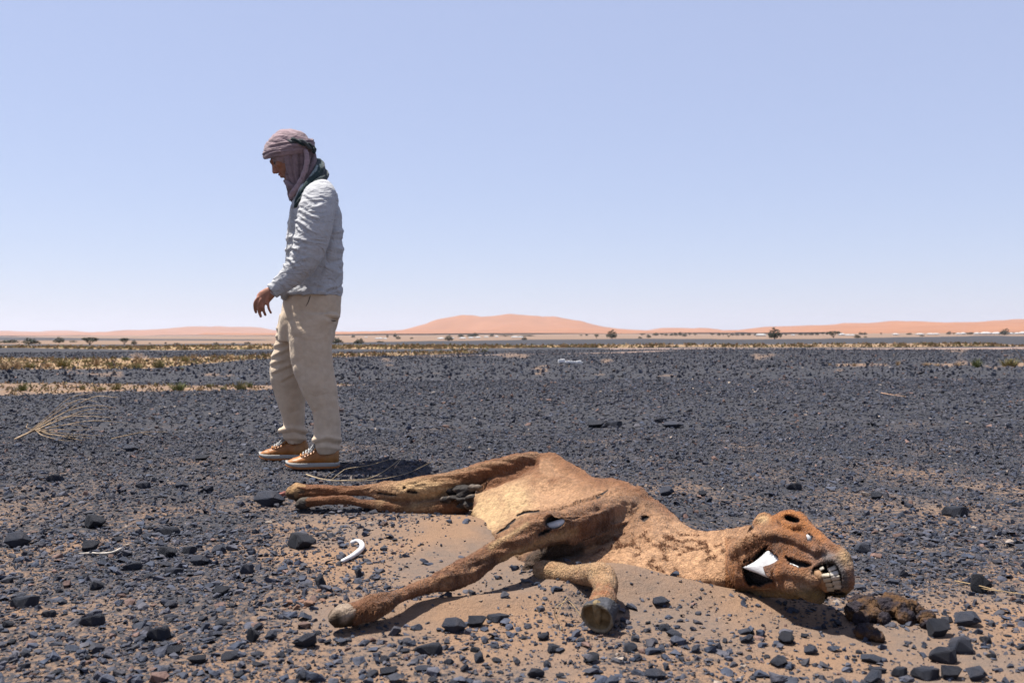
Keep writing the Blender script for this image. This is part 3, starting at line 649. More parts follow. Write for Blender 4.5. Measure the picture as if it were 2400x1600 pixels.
for sname, lst in strips.items():
    lst = sorted(lst)
    for i, (px, py, h, wd, kd) in enumerate(lst):
        q = P(px, py); s = q[1] / F
        o = obj('shrub' if kd in ('green', 'olive') else 'grass_tuft', tufts[kd][i % len(tufts[kd])], None, None, (q[0], q[1], float(hgt(q[0], q[1])) - .01))
        o.scale = (wd * s * .85, wd * s * .85, h * s * 1.12); o.rotation_euler = (0, 0, random.uniform(0, 6))
        pos = ordn[i] + (' from the left' if i else '')
        tag(o, f'{words[kd]} {"shrub" if kd in ("green", "olive") else "grass tuft"}, {pos} on {sname}', 'shrub' if kd in ('green', 'olive') else 'grass', sname)
# low dry grass nobody could count
def grass_cover(n, seed, v0, v1, u0, u1, h):
    r = np.random.default_rng(seed); u = r.uniform(u0, u1, n * 5); v = r.uniform(v0, v1, n * 5); q = P(u, v)
    c, g, t = fields(q[:, 0], q[:, 1]); k = r.uniform(size=n * 5) < g * (.4 + .9 * (n2(u, v * 5, 40, 13, 3) > -.1)); q = q[k][:n]; u = u[k][:n]; N = len(q)
    s = q[:, 1] / F; z = hgt(q[:, 0], q[:, 1]); hh = h * s * r.uniform(.4, 1.3, N); wdt = s * r.uniform(1.2, 3.6, N); le = r.normal(0, .5, N) * hh
    V = np.stack([np.stack([q[:, 0] - wdt, q[:, 1], z], -1), np.stack([q[:, 0] + wdt, q[:, 1], z], -1), np.stack([q[:, 0] + le, q[:, 1] + r.normal(0, .3, N) * hh, z + hh], -1)], 1).reshape(-1, 3)
    cc = np.array([(.20, .135, .065), (.165, .125, .055), (.11, .10, .038), (.20, .13, .075)])[r.integers(0, 4, N)] * r.uniform(.75, 1.25, (N, 1))
    return V, np.arange(3 * N).reshape(-1, 3), np.repeat(cc, 3, 0)
a = grass_cover(6000, 1, 801, 820, -500, 2900, 5); b = grass_cover(3500, 2, 820, 868, -400, 1150, 6); c = grass_cover(1200, 3, 890, 930, -300, 860, 7)
V, Fl = merge([(a[0], a[1]), (b[0], b[1]), (c[0], c[1])])
tag(obj('dry_grass', mesh('dry_grass', V, Fl, False, np.vstack([a[2], b[2], c[2]])), M['straw']), 'low yellow dry grass growing in bands across the plain', 'grass', kind='stuff')
# ------------------------------------------------------------------ the carcass
def seg_d(u, v, a, b):
    """distance in px to the segment a-b"""
    a, b = np.array(a, float), np.array(b, float); d = b - a; L = (d @ d) + 1e-9
    t = np.clip(((u - a[0]) * d[0] + (v - a[1]) * d[1]) / L, 0, 1)
    return np.hypot(u - a[0] - t * d[0], v - a[1] - t * d[1])
def line_d(u, v, pts): return np.minimum.reduce([seg_d(u, v, pts[i], pts[i + 1]) for i in range(len(pts) - 1)])
def inside(u, v, pts):
    c = np.zeros(np.shape(u), bool); n = len(pts)
    for i in range(n):
        (x1, y1), (x2, y2) = pts[i], pts[(i + 1) % n]
        c ^= ((y1 > v) != (y2 > v)) & (u < (x2 - x1) * (v - y1) / (y2 - y1 + 1e-12) + x1)
    return c
def poly_d(u, v, pts):
    d = line_d(u, v, list(pts) + [pts[0]]); return np.where(inside(u, v, pts), d, -d)
def ell(u, v, cx, cy, rx, ry, ang=0):
    a = R(ang); dx, dy = u - cx, v - cy
    return np.hypot((dx * math.cos(a) + dy * math.sin(a)) / rx, (-dx * math.sin(a) + dy * math.cos(a)) / ry)
def leg(pts, m=14, n=None):
    """px, py, Z, half width in px (and depth factor) -> tube"""
    a = np.array([p[:4] for p in pts], float); w_ = Q(a[:, 0], a[:, 1], a[:, 2]); r = a[:, 3] * a[:, 2] / F
    fl = np.array([p[4] if len(p) > 4 else 1.0 for p in pts])
    return tube(w_, r, m, flat=r * fl, n=n or len(pts) * 5)

# trunk and neck: columns from rump to head, each from the ridge down to the sand
cols = [
 [(1236, 1066, 3.52), (1168, 1103, 3.44), (1114, 1150, 3.37), (1107, 1196, 3.30)],
 [(1292, 1063, 3.50), (1230, 1105, 3.38), (1180, 1160, 3.25), (1131, 1229, 3.12)],
 [(1370, 1107, 3.25), (1320, 1145, 3.14), (1268, 1190, 3.02), (1172, 1258, 2.90)],
 [(1442, 1124, 3.05), (1400, 1165, 2.93), (1360, 1210, 2.80), (1248, 1312, 2.58)],
 [(1512, 1155, 2.92), (1480, 1192, 2.79), (1440, 1240, 2.67), (1345, 1332, 2.50)],
 [(1566, 1196, 2.80), (1543, 1228, 2.68), (1522, 1264, 2.57), (1452, 1352, 2.40)],
 [(1616, 1237, 2.69), (1606, 1258, 2.62), (1590, 1287, 2.53), (1556, 1356, 2.40)],
 [(1690, 1243, 2.55), (1690, 1262, 2.51), (1685, 1292, 2.46), (1668, 1356, 2.37)],
 [(1762, 1228, 2.41), (1748, 1252, 2.38), (1732, 1290, 2.37), (1712, 1360, 2.36)]]
wc = np.array([[Q(*p) for p in c] for c in cols])
dense = np.stack([cr(wc[:, k], 44) for k in range(4)], 1)
rings = []
for c in dense:
    fr = cr(c, 16); rd = fr[0]; back = .05 + .35 * rd[2]
    lo = fr[-1].copy(); lo[2] = -.07
    rings.append(np.vstack([fr, lo, [rd[0] + .05, rd[1] + back + .05, -.07], [rd[0] + .05, rd[1] + back * 1.0, rd[2] * .4], [rd[0] + .02, rd[1] + back * .45, rd[2] * .85]]))
trunk = loft(np.array(rings))

fore = [(1500, 1190, 2.90, 18), (1450, 1196, 2.77, 36, .8), (1391, 1212, 2.66, 46, .8), (1340, 1224, 2.57, 46, .7), (1290, 1234, 2.50, 41, .7), (1240, 1253, 2.45, 35, .8), (1192, 1278, 2.40, 27), (1140, 1309, 2.36, 25), (1105, 1330, 2.32, 29), (1075, 1346, 2.29, 31), (1045, 1359, 2.25, 26),
        (1015, 1370, 2.22, 19), (966, 1386, 2.18, 16), (921, 1403, 2.13, 18), (893, 1415, 2.10, 27), (868, 1425, 2.085, 30), (845, 1433, 2.075, 27), (822, 1439, 2.065, 26)]
armpit = [(1470, 1215, 2.80, 40), (1420, 1235, 2.70, 46), (1360, 1255, 2.62, 40), (1305, 1272, 2.57, 28), (1270, 1285, 2.55, 18)]
fore_low = [(1258, 1334, 2.45, 18), (1275, 1337, 2.43, 26), (1300, 1340, 2.41, 27), (1338, 1346, 2.37, 21), (1375, 1345, 2.31, 23), (1404, 1348, 2.25, 31), (1418, 1368, 2.20, 29), (1418, 1388, 2.155, 24), (1414, 1402, 2.135, 29), (1410, 1416, 2.115, 31), (1404, 1432, 2.095, 31)]
hind = [(700, 1153, 3.54, 20), (730, 1152, 3.54, 15), (790, 1150, 3.53, 11.5), (840, 1149, 3.52, 11), (875, 1150, 3.51, 15), (905, 1151, 3.49, 23), (930, 1152, 3.47, 23), (965, 1148, 3.46, 27), (1000, 1143, 3.46, 30), (1030, 1136, 3.45, 26), (1070, 1125, 3.45, 22), (1110, 1114, 3.45, 23), (1160, 1098, 3.46, 22), (1210, 1082, 3.48, 18), (1262, 1070, 3.52, 13)]
hind_in = [(985, 1150, 3.49, 22), (1030, 1150, 3.46, 18), (1075, 1146, 3.45, 13), (1100, 1143, 3.45, 10)]
hind_low = [(718, 1177, 3.50, 12), (760, 1172, 3.50, 11), (810, 1172, 3.49, 9), (860, 1181, 3.48, 9), (900, 1187, 3.46, 15), (940, 1191, 3.45, 20), (985, 1193, 3.44, 22), (1030, 1189, 3.43, 23), (1065, 1186, 3.42, 22), (1098, 1186, 3.41, 15)]
chest = [(1345, 1268, 2.66, 32), (1290, 1290, 2.59, 22), (1255, 1312, 2.55, 14, .6), (1242, 1335, 2.53, 9, .5), (1234, 1352, 2.51, 4)]

def hz(px, py): return 2.43 - (px - 1705) / 292 * .32 - np.minimum(py - 1195, 155) / 155 * .085 + np.maximum(py - 1350, 0) / 50 * .05     # distance of the head's middle plane
head_out = [(1703, 1313), (1708, 1285), (1730, 1258), (1766, 1237), (1800, 1214), (1829, 1198), (1854, 1194), (1873, 1199), (1888, 1214), (1908, 1236), (1933, 1262), (1962, 1281), (1982, 1294), (1995, 1316), (1998, 1342), (1996, 1372), (1984, 1390),
            (1964, 1394), (1945, 1396), (1934, 1404), (1922, 1413), (1905, 1408), (1882, 1395), (1849, 1395), (1816, 1392), (1780, 1388), (1750, 1388), (1726, 1374), (1711, 1348)]
ho = np.array(head_out, float); ho = cr(np.vstack([ho, ho[:1]]), 96)[:-1]; hc = np.array([1850, 1308.])
fr_, bk_ = [], []
for s in (1, .97, .9, .78, .62, .44, .25, .08):
    p = hc + (ho - hc) * s; t = math.sqrt(1 - s * s * .999)
    fr_.append(Q(p[:, 0], p[:, 1], hz(p[:, 0], p[:, 1]) - .050 * t)); bk_.append(Q(p[:, 0], p[:, 1], hz(p[:, 0], p[:, 1]) + .085 * t))
head = loft(np.array(fr_[::-1] + bk_[1:]))
def hq(px, py, dz=0.0): return Q(px, py, hz(px, py) + dz)
def hcap(pts, n=10): return round_tube([hq(a, b, dz) for a, b, dz, r in pts], [r * 2.3 / F for a, b, dz, r in pts], 12, n=n)
head_parts = [head,
    hcap([(1872, 1212, -.012, 15), (1905, 1250, -.028, 14), (1940, 1283, -.035, 17), (1972, 1305, -.035, 18)]),          # nasal ridge
    hcap([(1828, 1219, -.030, 7), (1842, 1205, -.024, 8), (1864, 1206, -.026, 7), (1884, 1226, -.034, 7), (1868, 1233, -.040, 7), (1842, 1229, -.040, 7), (1828, 1219, -.030, 7)], 26),   # rim of the eye socket
    hcap([(1795, 1248, -.036, 15), (1835, 1252, -.046, 13), (1880, 1268, -.048, 12), (1915, 1290, -.045, 10)]),          # cheek ridge
    hcap([(1722, 1300, -.012, 16), (1745, 1275, -.022, 22), (1785, 1262, -.030, 18)]), hcap([(1716, 1320, -.005, 14), (1724, 1352, -.008, 13), (1740, 1380, -.008, 12)]),
    hcap([(1966, 1318, -.035, 28), (1978, 1345, -.030, 20), (1980, 1372, -.022, 16), (1968, 1386, -.010, 12)]),         # upper lip
    hcap([(1838, 1368, -.035, 20), (1875, 1368, -.046, 26), (1902, 1385, -.046, 24), (1922, 1402, -.040, 11)]),         # chin and lower lip
    hcap([(1850, 1335, -.046, 18), (1885, 1345, -.052, 16), (1908, 1358, -.05, 14)]),
    hcap([(1812, 1328, -.044, 14), (1836, 1318, -.046, 14), (1830, 1346, -.048, 16)]),
    hcap([(1775, 1390, .0, 9), (1820, 1390, -.012, 10), (1870, 1392, -.02, 11)]),
    round_tube([hq(1778, 1226, .02), hq(1790, 1218, .02), hq(1800, 1222, .02)], [.016, .02, .018], 10, n=6)]
V, Fl = union([trunk, leg(fore), leg(fore_low), leg(hind), leg(hind_in), leg(hind_low), leg(chest), leg(armpit)] + head_parts, .0042, 4)
V0 = V.copy()
N = vnormals(V, Fl); u, v = proj(V); ray = V - np.array([0, 0, CAM_H]); ray /= np.linalg.norm(ray, axis=1)[:, None]
front = (N * ray).sum(1) < .12
is_head = (u > 1700) & (V[:, 1] < 2.75) & ~((u < 1760) & (v < 1260))
# wrinkles of the dried skin
def ridged(p, seed, o=3):
    s, a = 0, 1.0
    for k in range(o): s = s + a * (1 - 2.2 * np.abs(noise(p, seed + k))); a *= .5; p = p * 2.1
    return s
def along(deg):      # stretch coordinates along a direction on the ground
    a = R(deg); d1 = V[:, 0] * math.cos(a) + V[:, 1] * math.sin(a); d2 = -V[:, 0] * math.sin(a) + V[:, 1] * math.cos(a)
    return d1, d2
zz_ = lambda *a: np.exp(-ell(u, v, *a) ** 2)
d1, d2 = along(45)
shl = zz_(1430, 1200, 130, 60, -20) * ~is_head
V += N * (.011 * (ridged(np.stack([d1 * 5, d2 * 15, V[:, 2] * 15], -1), 141) - .5) * shl)[:, None]
sl_ = np.exp(-(line_d(u, v, [(1340, 1222), (1240, 1252), (1140, 1309), (1060, 1350), (966, 1384), (870, 1424)]) / 40) ** 2) * ~is_head
V += N * (.0050 * (ridged(np.stack([d1 * 5, d2 * 30, V[:, 2] * 30], -1), 142) - .5) * sl_)[:, None]
hd1 = np.exp(-(line_d(u, v, [(700, 1153), (900, 1151), (1000, 1143), (1262, 1070)]) / 34) ** 2) * (V[:, 1] > 3.35)
V += N * (.0055 * (ridged(np.stack([V[:, 0] * 5, V[:, 1] * 26, V[:, 2] * 32], -1), 143) - .5) * hd1)[:, None]
V[:, 2] -= .022 * zz_(1275, 1150, 85, 34, 22) * front + .016 * zz_(1350, 1150, 60, 20, 28) * front      # sunken flank
V += N * (.0042 * (ridged(V * np.array([9, 9, 14]), 144, 3) - .5) * (~is_head & (u > 1100)) * (.35 + .65 * zz_(1500, 1230, 150, 90, 20)))[:, None]
V += N * (.0030 * (ridged(V * np.array([26, 26, 40]), 145, 2) - .5) * (is_head & (ell(u, v, 1955, 1330, 60, 50) < 1.2)))[:, None]
V += N * (.0007 * (ridged(V * np.array([20, 20, 26]), 146, 2) - .5) * is_head)[:, None]
tr = ~is_head & (u > 1100)
V += N * (.007 * fbm(V * np.array([5, 5, 9]), 41, 3) * tr + .003 * fbm(V * 26, 42, 3) * tr + .0022 * fbm(V * 30, 43, 3) * ~tr)[:, None]
ribs = np.exp(-((ell(u, v, 1330, 1165, 130, 62, 25)) ** 2)) ; s_ = (u - 1300) * .86 + (v - 1150) * .5
V[:, 2] += .0035 * np.sin(s_ / 17.0) * ribs * front
for pts, dep, wd in (([(1225, 1150), (1260, 1105), (1300, 1115), (1380, 1125)], .007, 9), ([(1210, 1150), (1240, 1120), (1275, 1135), (1330, 1150)], -.006, 9), ([(1470, 1172), (1420, 1172), (1390, 1188), (1300, 1200)], -.012, 8),
                     ([(1490, 1200), (1440, 1215), (1400, 1240), (1340, 1262)], -.012, 10), ([(1520, 1165), (1480, 1180), (1450, 1200)], -.010, 8), ([(1430, 1128), (1470, 1135), (1500, 1150)], .008, 8), ([(1540, 1180), (1500, 1205), (1470, 1240)], .008, 12),
                     ([(1420, 1205), (1370, 1240), (1300, 1262), (1220, 1300)], -.006, 6), ([(960, 1150), (1000, 1147), (1050, 1142)], .005, 8), ([(1108, 1144), (1165, 1122), (1215, 1098), (1255, 1078)], -.024, 9), ([(1290, 1064), (1330, 1084), (1370, 1106)], .010, 7), ([(1300, 1090), (1360, 1122), (1420, 1140)], -.012, 9)):
    V[:, 2] += dep * np.exp(-(line_d(u, v, pts) / wd) ** 2) * front
hd = is_head & front
V += N * ((.0018 * fbm(V * np.array([18, 18, 24]), 44, 3)) * hd)[:, None]
V += N * (.010 * (ridged(V * np.array([16, 16, 22]), 147, 2) - .5) * np.exp(-(line_d(u, v, [(1300, 1290), (1250, 1315), (1236, 1345)]) / 18) ** 2) * (V[:, 1] > 2.48) * ~is_head)[:, None]
# holes: the eye socket, torn cheek and jaw, mouth, and tears in the skin
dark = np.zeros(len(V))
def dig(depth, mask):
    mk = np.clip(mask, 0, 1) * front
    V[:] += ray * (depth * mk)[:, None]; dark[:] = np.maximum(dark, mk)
E = lambda *a: 1 - sstep(.72, 1.0, ell(u, v, *a))
jag = 2.2 * noise(np.stack([u / 6, v / 6, 0 * u], -1), 3)
PD = lambda pts, sf=2.5: sstep(-.5, sf, poly_d(u, v, pts) + jag) * is_head
LD = lambda pts, wd: sstep(wd + 1.5, wd - 1.0, line_d(u, v, pts) + .5 * jag)
cheek_hole = [(1738, 1327), (1762, 1312), (1780, 1296), (1797, 1278), (1803, 1286), (1812, 1296), (1826, 1308), (1815, 1320), (1806, 1332), (1804, 1350), (1813, 1362), (1796, 1368), (1784, 1374), (1766, 1370), (1756, 1373), (1748, 1362), (1741, 1346)]
slit = [(1836, 1300), (1852, 1306), (1872, 1313), (1893, 1318), (1904, 1324), (1890, 1330), (1872, 1331), (1850, 1322)]
mouth = [(1901, 1344), (1908, 1330), (1922, 1321), (1940, 1315), (1956, 1318), (1966, 1330), (1974, 1350), (1976, 1372), (1968, 1386), (1952, 1392), (1938, 1398), (1930, 1384), (1922, 1362), (1912, 1352)]
under_muzzle = [(1932, 1388), (1975, 1386), (1990, 1394), (1960, 1404), (1936, 1406)]
dig(.050, E(1857, 1216, 20, 7.5, 17)); dig(.020, E(1898, 1260, 7, 9, 20))
dig(.055, PD(cheek_hole)); dig(.030, PD(slit)); dig(.034, PD(mouth)); dig(.05, PD(under_muzzle))
dig(.018, LD([(1746, 1316), (1775, 1298), (1798, 1278)], 3.5) * is_head)
dig(.045, E(1298, 1222, 27, 17, -15) * ~is_head); dig(.02, E(1275, 1246, 18, 5, -25) * ~is_head)
dig(.022, E(1512, 1219, 11, 7, -20) * ~is_head); dig(.010, LD([(1402, 1166), (1425, 1154)], 2.2))
dig(.014, LD([(1212, 1204), (1228, 1196), (1262, 1193)], 2.6)); dig(.012, LD([(886, 1155), (928, 1158)], 2.2)); dig(.010, E(948, 1143, 4, 3)); dig(.010, LD([(957, 1153), (976, 1155)], 2.6))
dig(.012, LD([(1165, 1250), (1185, 1238), (1205, 1215)], 2.2)); dig(.010, LD([(1365, 1255), (1390, 1250)], 2.0))

# coat colours, and shade painted in under the chest
BR, SA, DK, PA, OR, GY, CRM, FL = map(np.array, ((.146, .062, .027), (.310, .178, .095), (.042, .018, .009), (.335, .218, .110), (.205, .079, .023), (.100, .084, .080), (.345, .228, .118), (.012, .007, .005)))
c = np.tile(BR, (len(V), 1)); f1 = .5 + .5 * np.tanh(2.2 * fbm(V * 14, 51, 4)); f2 = .5 + .5 * np.tanh(2.5 * fbm(V * 40, 52, 3))
def mixin(col, wgt):
    global c
    wgt = np.clip(wgt, 0, 1)[:, None]; c = c * (1 - wgt) + col * wgt
Z_ = lambda *a: np.exp(-ell(u, v, *a) ** 2)
body = ~is_head & (u > 1095)
mixin(SA, body * (.38 + .28 * f1)); mixin(SA, body * 1.25 * (Z_(1300, 1160, 120, 55, 25) + .9 * Z_(1180, 1140, 70, 70, 0)) * (.75 + .3 * f2))
mixin(SA * 1.05, body * 1.2 * np.maximum(Z_(1620, 1290, 150, 70, 5), Z_(1500, 1310, 110, 50, 10)) * (.55 + .5 * f2))
mixin(BR, body * .75 * np.exp(-(line_d(u, v, [(1240, 1066), (1295, 1066), (1370, 1112), (1440, 1128), (1510, 1160), (1570, 1205)]) / 13) ** 2))
mixin(BR, body * .8 * np.exp(-(line_d(u, v, [(1225, 1150), (1260, 1108), (1300, 1118), (1400, 1130)]) / 12) ** 2) * f1)
mixin(CRM * 1.12, body * 1.4 * np.maximum(Z_(1145, 1205, 56, 50, 40), Z_(1205, 1165, 36, 40, 0)) * (.75 + .4 * f1))
onleg = np.exp(-(line_d(u, v, [p[:2] for p in fore[2:]]) / 46) ** 4) * (V[:, 2] > .0) * (u < 1440) * ~is_head
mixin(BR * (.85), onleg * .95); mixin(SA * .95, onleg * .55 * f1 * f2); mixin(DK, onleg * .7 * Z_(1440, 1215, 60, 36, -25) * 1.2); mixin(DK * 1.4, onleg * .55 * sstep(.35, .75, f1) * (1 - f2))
mixin(PA, onleg * .9 * np.exp(-(line_d(u, v, [(1345, 1240), (1290, 1258), (1230, 1285), (1180, 1310)]) / 8) ** 2))
mixin(PA * .95, onleg * .75 * np.exp(-(line_d(u, v, [(1235, 1228), (1190, 1258), (1150, 1285)]) / 6) ** 2))
mixin(DK, onleg * .75 * np.exp(-(line_d(u, v, [(905, 1402), (870, 1420), (845, 1440)]) / 22) ** 2) * f2)
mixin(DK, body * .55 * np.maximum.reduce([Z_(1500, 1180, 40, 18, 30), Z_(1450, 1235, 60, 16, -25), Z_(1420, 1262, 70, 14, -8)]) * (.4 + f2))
tufty = sstep(.95, 1.35, ridged(V * np.array([17, 17, 30]), 53, 3)) * sstep(-.3, .3, fbm(V * 9, 54, 2)) * body * (np.maximum(Z_(1590, 1300, 170, 45, 8), Z_(1480, 1285, 90, 30, 5)))
mixin(DK * 2.2, .6 * tufty)
hl = ~is_head & (u < 1265) & (v < 1235) & (V[:, 1] > 3.3); onh = hl * np.exp(-(line_d(u, v, [p[:2] for p in hind]) / 34) ** 6)
mixin(BR * .95, onh); mixin(PA * 1.25, onh * 1.4 * np.maximum(Z_(985, 1150, 72, 26, 0), .9 * Z_(1060, 1150, 40, 12, -8)) * (.85 + .3 * f1)); mixin(SA * .9, onh * .6 * Z_(900, 1150, 60, 20))
mixin(SA * .8, onh * np.exp(-(line_d(u, v, [(1020, 1118), (1110, 1098), (1200, 1074), (1262, 1062)]) / 5) ** 2) * .8)
onl = hl * np.exp(-(line_d(u, v, [p[:2] for p in hind_low]) / 24) ** 6) * (v > 1164); mixin(BR * .8, onl); mixin(PA * .9, onl * Z_(960, 1180, 70, 18) * f1 * 1.3)
lowl = ~is_head & (V[:, 1] < 2.47) & (u > 1240) & (u < 1460) & (v > 1305); mixin(CRM * .85, lowl * .8 * (.5 + .5 * f1)); mixin(BR * 1.2, lowl * (.25 + sstep(1345, 1385, v)) * .85 * f2)
mixin(np.array([.045, .028, .018]), ~is_head * 1.6 * np.exp(-(line_d(u, v, [(1345, 1285), (1270, 1305), (1235, 1345)]) / 24) ** 2) * (v > 1262) * (V[:, 1] > 2.46))  # chest flap: dark flesh, painted darker for the shade under the chest
c[is_head] = (OR * .9)
mixin(BR * 1.05, is_head * (.25 + .6 * f1)); mixin(SA, is_head * .9 * Z_(1755, 1262, 60, 36, -30) * (.6 + .4 * f2)); mixin(DK * 1.1, is_head * .8 * (Z_(1790, 1300, 40, 12, -38) + Z_(1830, 1262, 32, 10, 5) + Z_(1820, 1290, 12, 20)) * (.4 + f2))
mixin(OR * 1.15, is_head * 1.1 * np.maximum(np.exp(-(line_d(u, v, [(1810, 1216), (1850, 1197), (1885, 1212), (1930, 1262)]) / 9) ** 2), np.exp(-((ell(u, v, 1860, 1219, 30, 18, 15) - 1) / .35) ** 2) * .8))
mixin(DK * 1.6, is_head * .75 * Z_(1830, 1278, 48, 14, 18) * (.3 + .9 * f1)); mixin(GY, is_head * 1.35 * Z_(1952, 1314, 54, 24, 25) * (.45 + .8 * f2)); mixin(PA * .8, is_head * .95 * Z_(1984, 1305, 22, 20, 40)); mixin(GY * .7, is_head * 1.2 * np.exp(-(line_d(u, v, [(1905, 1340), (1922, 1322), (1945, 1314), (1968, 1328), (1980, 1355), (1982, 1380)]) / 9) ** 2) * (.5 + .6 * f1))
mixin(np.array([.23, .155, .10]), is_head * 1.2 * Z_(1895, 1375, 36, 30, 30) * (.6 + .4 * f1)); mixin(DK, is_head * Z_(1918, 1398, 16, 18) * .8 * f2); mixin(np.array([.12, .085, .03]), is_head * sstep(1370, 1392, v) * .8)
mixin(PA, is_head * 1.3 * Z_(1788, 1216, 14, 9))
c *= (.86 + .28 * f2)[:, None]
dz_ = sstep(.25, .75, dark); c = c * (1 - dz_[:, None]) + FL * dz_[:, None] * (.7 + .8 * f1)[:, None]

root = empty('animal_carcass', (.25, 2.9, 0))
tag(root, 'dried brown carcass of a hoofed animal lying on its side in the sand, teeth bared', 'carcass')
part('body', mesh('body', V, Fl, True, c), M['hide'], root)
Nf = vnormals(V, Fl)

# short coat hair
tri = np.vstack([np.vstack([a[:, [0, 1, 2]], a[:, [0, 2, 3]]]) if a.shape[1] == 4 else a for a in Fl])
A_, B_, C_ = V[tri[:, 0]], V[tri[:, 1]], V[tri[:, 2]]; ar = .5 * np.linalg.norm(np.cross(B_ - A_, C_ - A_), axis=1)
ok = (dark[tri[:, 0]] < .2) & (A_[:, 2] > -.005)
dens = np.ones(len(tri)); tu = u[tri[:, 0]]; tv = v[tri[:, 0]]
gm_ = is_head[tri[:, 0]] & ((ell(tu, tv, 1958, 1330, 50, 60) < 1)); dens[gm_] = .25
flank = Z_(1290, 1150, 130, 60, 25)[tri[:, 0]] * (~is_head)[tri[:, 0]]; dens *= 1 - .7 * flank; dens *= 1 - .6 * (Z_(1600, 1290, 150, 60, 5)[tri[:, 0]] * (~is_head)[tri[:, 0]])
pr = ar * ok * dens; pr /= pr.sum(); NH = 90000
pick = rng.choice(len(tri), NH, p=pr); b1, b2 = rng.uniform(size=(2, NH)); fl_ = b1 + b2 > 1; b1[fl_] = 1 - b1[fl_]; b2[fl_] = 1 - b2[fl_]
hp = A_[pick] + (B_[pick] - A_[pick]) * b1[:, None] + (C_[pick] - A_[pick]) * b2[:, None]
hn = Nf[tri[pick, 0]]; hu, hv = tu[pick], tv[pick]
flow = np.tile(np.array([-.55, -.35, -.45]), (NH, 1)) + .8 * np.stack([noise(hp * 9, 61), noise(hp * 9, 62), noise(hp * 9, 63)], -1) + rng.normal(0, .35, (NH, 3))
flow -= hn * (flow * hn).sum(1)[:, None]; flow /= np.linalg.norm(flow, axis=1)[:, None] + 1e-9
hl_ = rng.uniform(.003, .0065, NH) * np.where(is_head[tri[pick, 0]], .7, 1)
shag = np.maximum.reduce([np.exp(-(line_d(hu, hv, [(1106, 1195), (1130, 1228), (1170, 1256)]) / 9) ** 2), np.exp(-(line_d(hu, hv, [(1710, 1345), (1726, 1376), (1752, 1392)]) / 12) ** 2), .3 * np.exp(-(line_d(hu, hv, [(1480, 1285), (1600, 1310), (1690, 1320)]) / 22) ** 2), .8 * np.exp(-(line_d(hu, hv, [(900, 1410), (850, 1425), (825, 1440)]) / 20) ** 2)])
shag = np.maximum(shag, is_head[tri[pick, 0]] * np.exp(-(poly_d(hu, hv, cheek_hole) / 6) ** 2) * .9)
hl_ *= 1 + 1.8 * shag
tip = hp + (flow * .9 + hn * (.22 + .2 * rng.uniform(size=NH))[:, None]) * hl_[:, None]; tip[:, 2] -= shag * .4 * hl_
sd_ = np.cross(flow, hn); sd_ /= np.linalg.norm(sd_, axis=1)[:, None] + 1e-9; sd_ *= rng.uniform(.0006, .0013, NH)[:, None]
HV = np.stack([hp - sd_ - hn * .001, hp + sd_ - hn * .001, tip], 1).reshape(-1, 3); HC = np.repeat(c[tri[pick, 0]] * rng.uniform(.65, 1.3, (NH, 1)), 3, 0)
tk = np.where(((tufty[tri[:, 0]] > .25) | (Z_(1760, 1300, 50, 40, -30)[tri[:, 0]] * (f1[tri[:, 0]] > .5) > .3)) & ok)[0]; NT = 9000
pk = rng.choice(tk, NT); tp_ = A_[pk] + rng.normal(0, .001, (NT, 3)); tn = Nf[tri[pk, 0]]; td = rng.normal(0, 1, (NT, 3)) + tn * .8; td /= np.linalg.norm(td, axis=1)[:, None]; ts_ = np.cross(td, rng.normal(size=(NT, 3))); ts_ /= np.linalg.norm(ts_, axis=1)[:, None]
tl = rng.uniform(.005, .012, NT)[:, None]; HV = np.vstack([HV, np.stack([tp_ - ts_ * .0007, tp_ + ts_ * .0007, tp_ + td * tl], 1).reshape(-1, 3)]); HC = np.vstack([HC, np.repeat(DK * rng.uniform(1.5, 5.0, (NT, 1)), 3, 0)]); NH += NT
fo = part('fur', mesh('fur', HV, np.arange(3 * NH).reshape(-1, 3), False, HC), M['fur'], root); tag(fo, kind='stuff')

# bones that show through the torn skin
def surfz(px, py, rad=7):
    k = np.hypot(proj(V0)[0] - px, proj(V0)[1] - py) < rad
    return V0[k, 1].min()
def plate(pts, z_of, thick, bulge):
    p = np.array(pts, float); p = cr(np.vstack([p, p[:1]]), len(pts) * 4)[:-1]; cc = p.mean(0); rs = []
    for s, t in ((.05, 1), (.4, .95), (.75, .7), (.93, .3), (1, 0), (.96, -.6), (.6, -1), (.05, -1)):
        q = cc + (p - cc) * s; zz = z_of(q[:, 0], q[:, 1]) - t * (bulge if t > 0 else thick); rs.append(Q(q[:, 0], q[:, 1], zz))
    return loft(np.array(rs))
WH = np.array([.50, .495, .49])
def bone(name, geo, col=WH, mt='bone', parent=root):
    Vb, Fb = geo; cc = np.tile(col, (len(Vb), 1)) * (.92 + .12 * np.tanh(2 * fbm(Vb * 30, 71, 3)))[:, None]
    return part(name, mesh(name, Vb, Fb, True, cc), M[mt], parent)
jz = lambda a, b: hz(a, b) - .030 + (b - 1320) * .00012
o = bone('jaw_bone', plate([(1740, 1329), (1766, 1317), (1784, 1303), (1800, 1290), (1818, 1300), (1832, 1308), (1826, 1330), (1822, 1356), (1800, 1353), (1776, 1343), (1756, 1336)], jz, .012, .008)); o['label'] = 'bleached white jaw bone'
o = bone('cheek_bone', plate([(1842, 1318), (1856, 1320), (1872, 1327), (1884, 1335), (1866, 1334), (1848, 1328)], lambda a, b: hz(a, b) - .038, .008, .005)); o['label'] = 'white sliver of bone in the slit cheek'
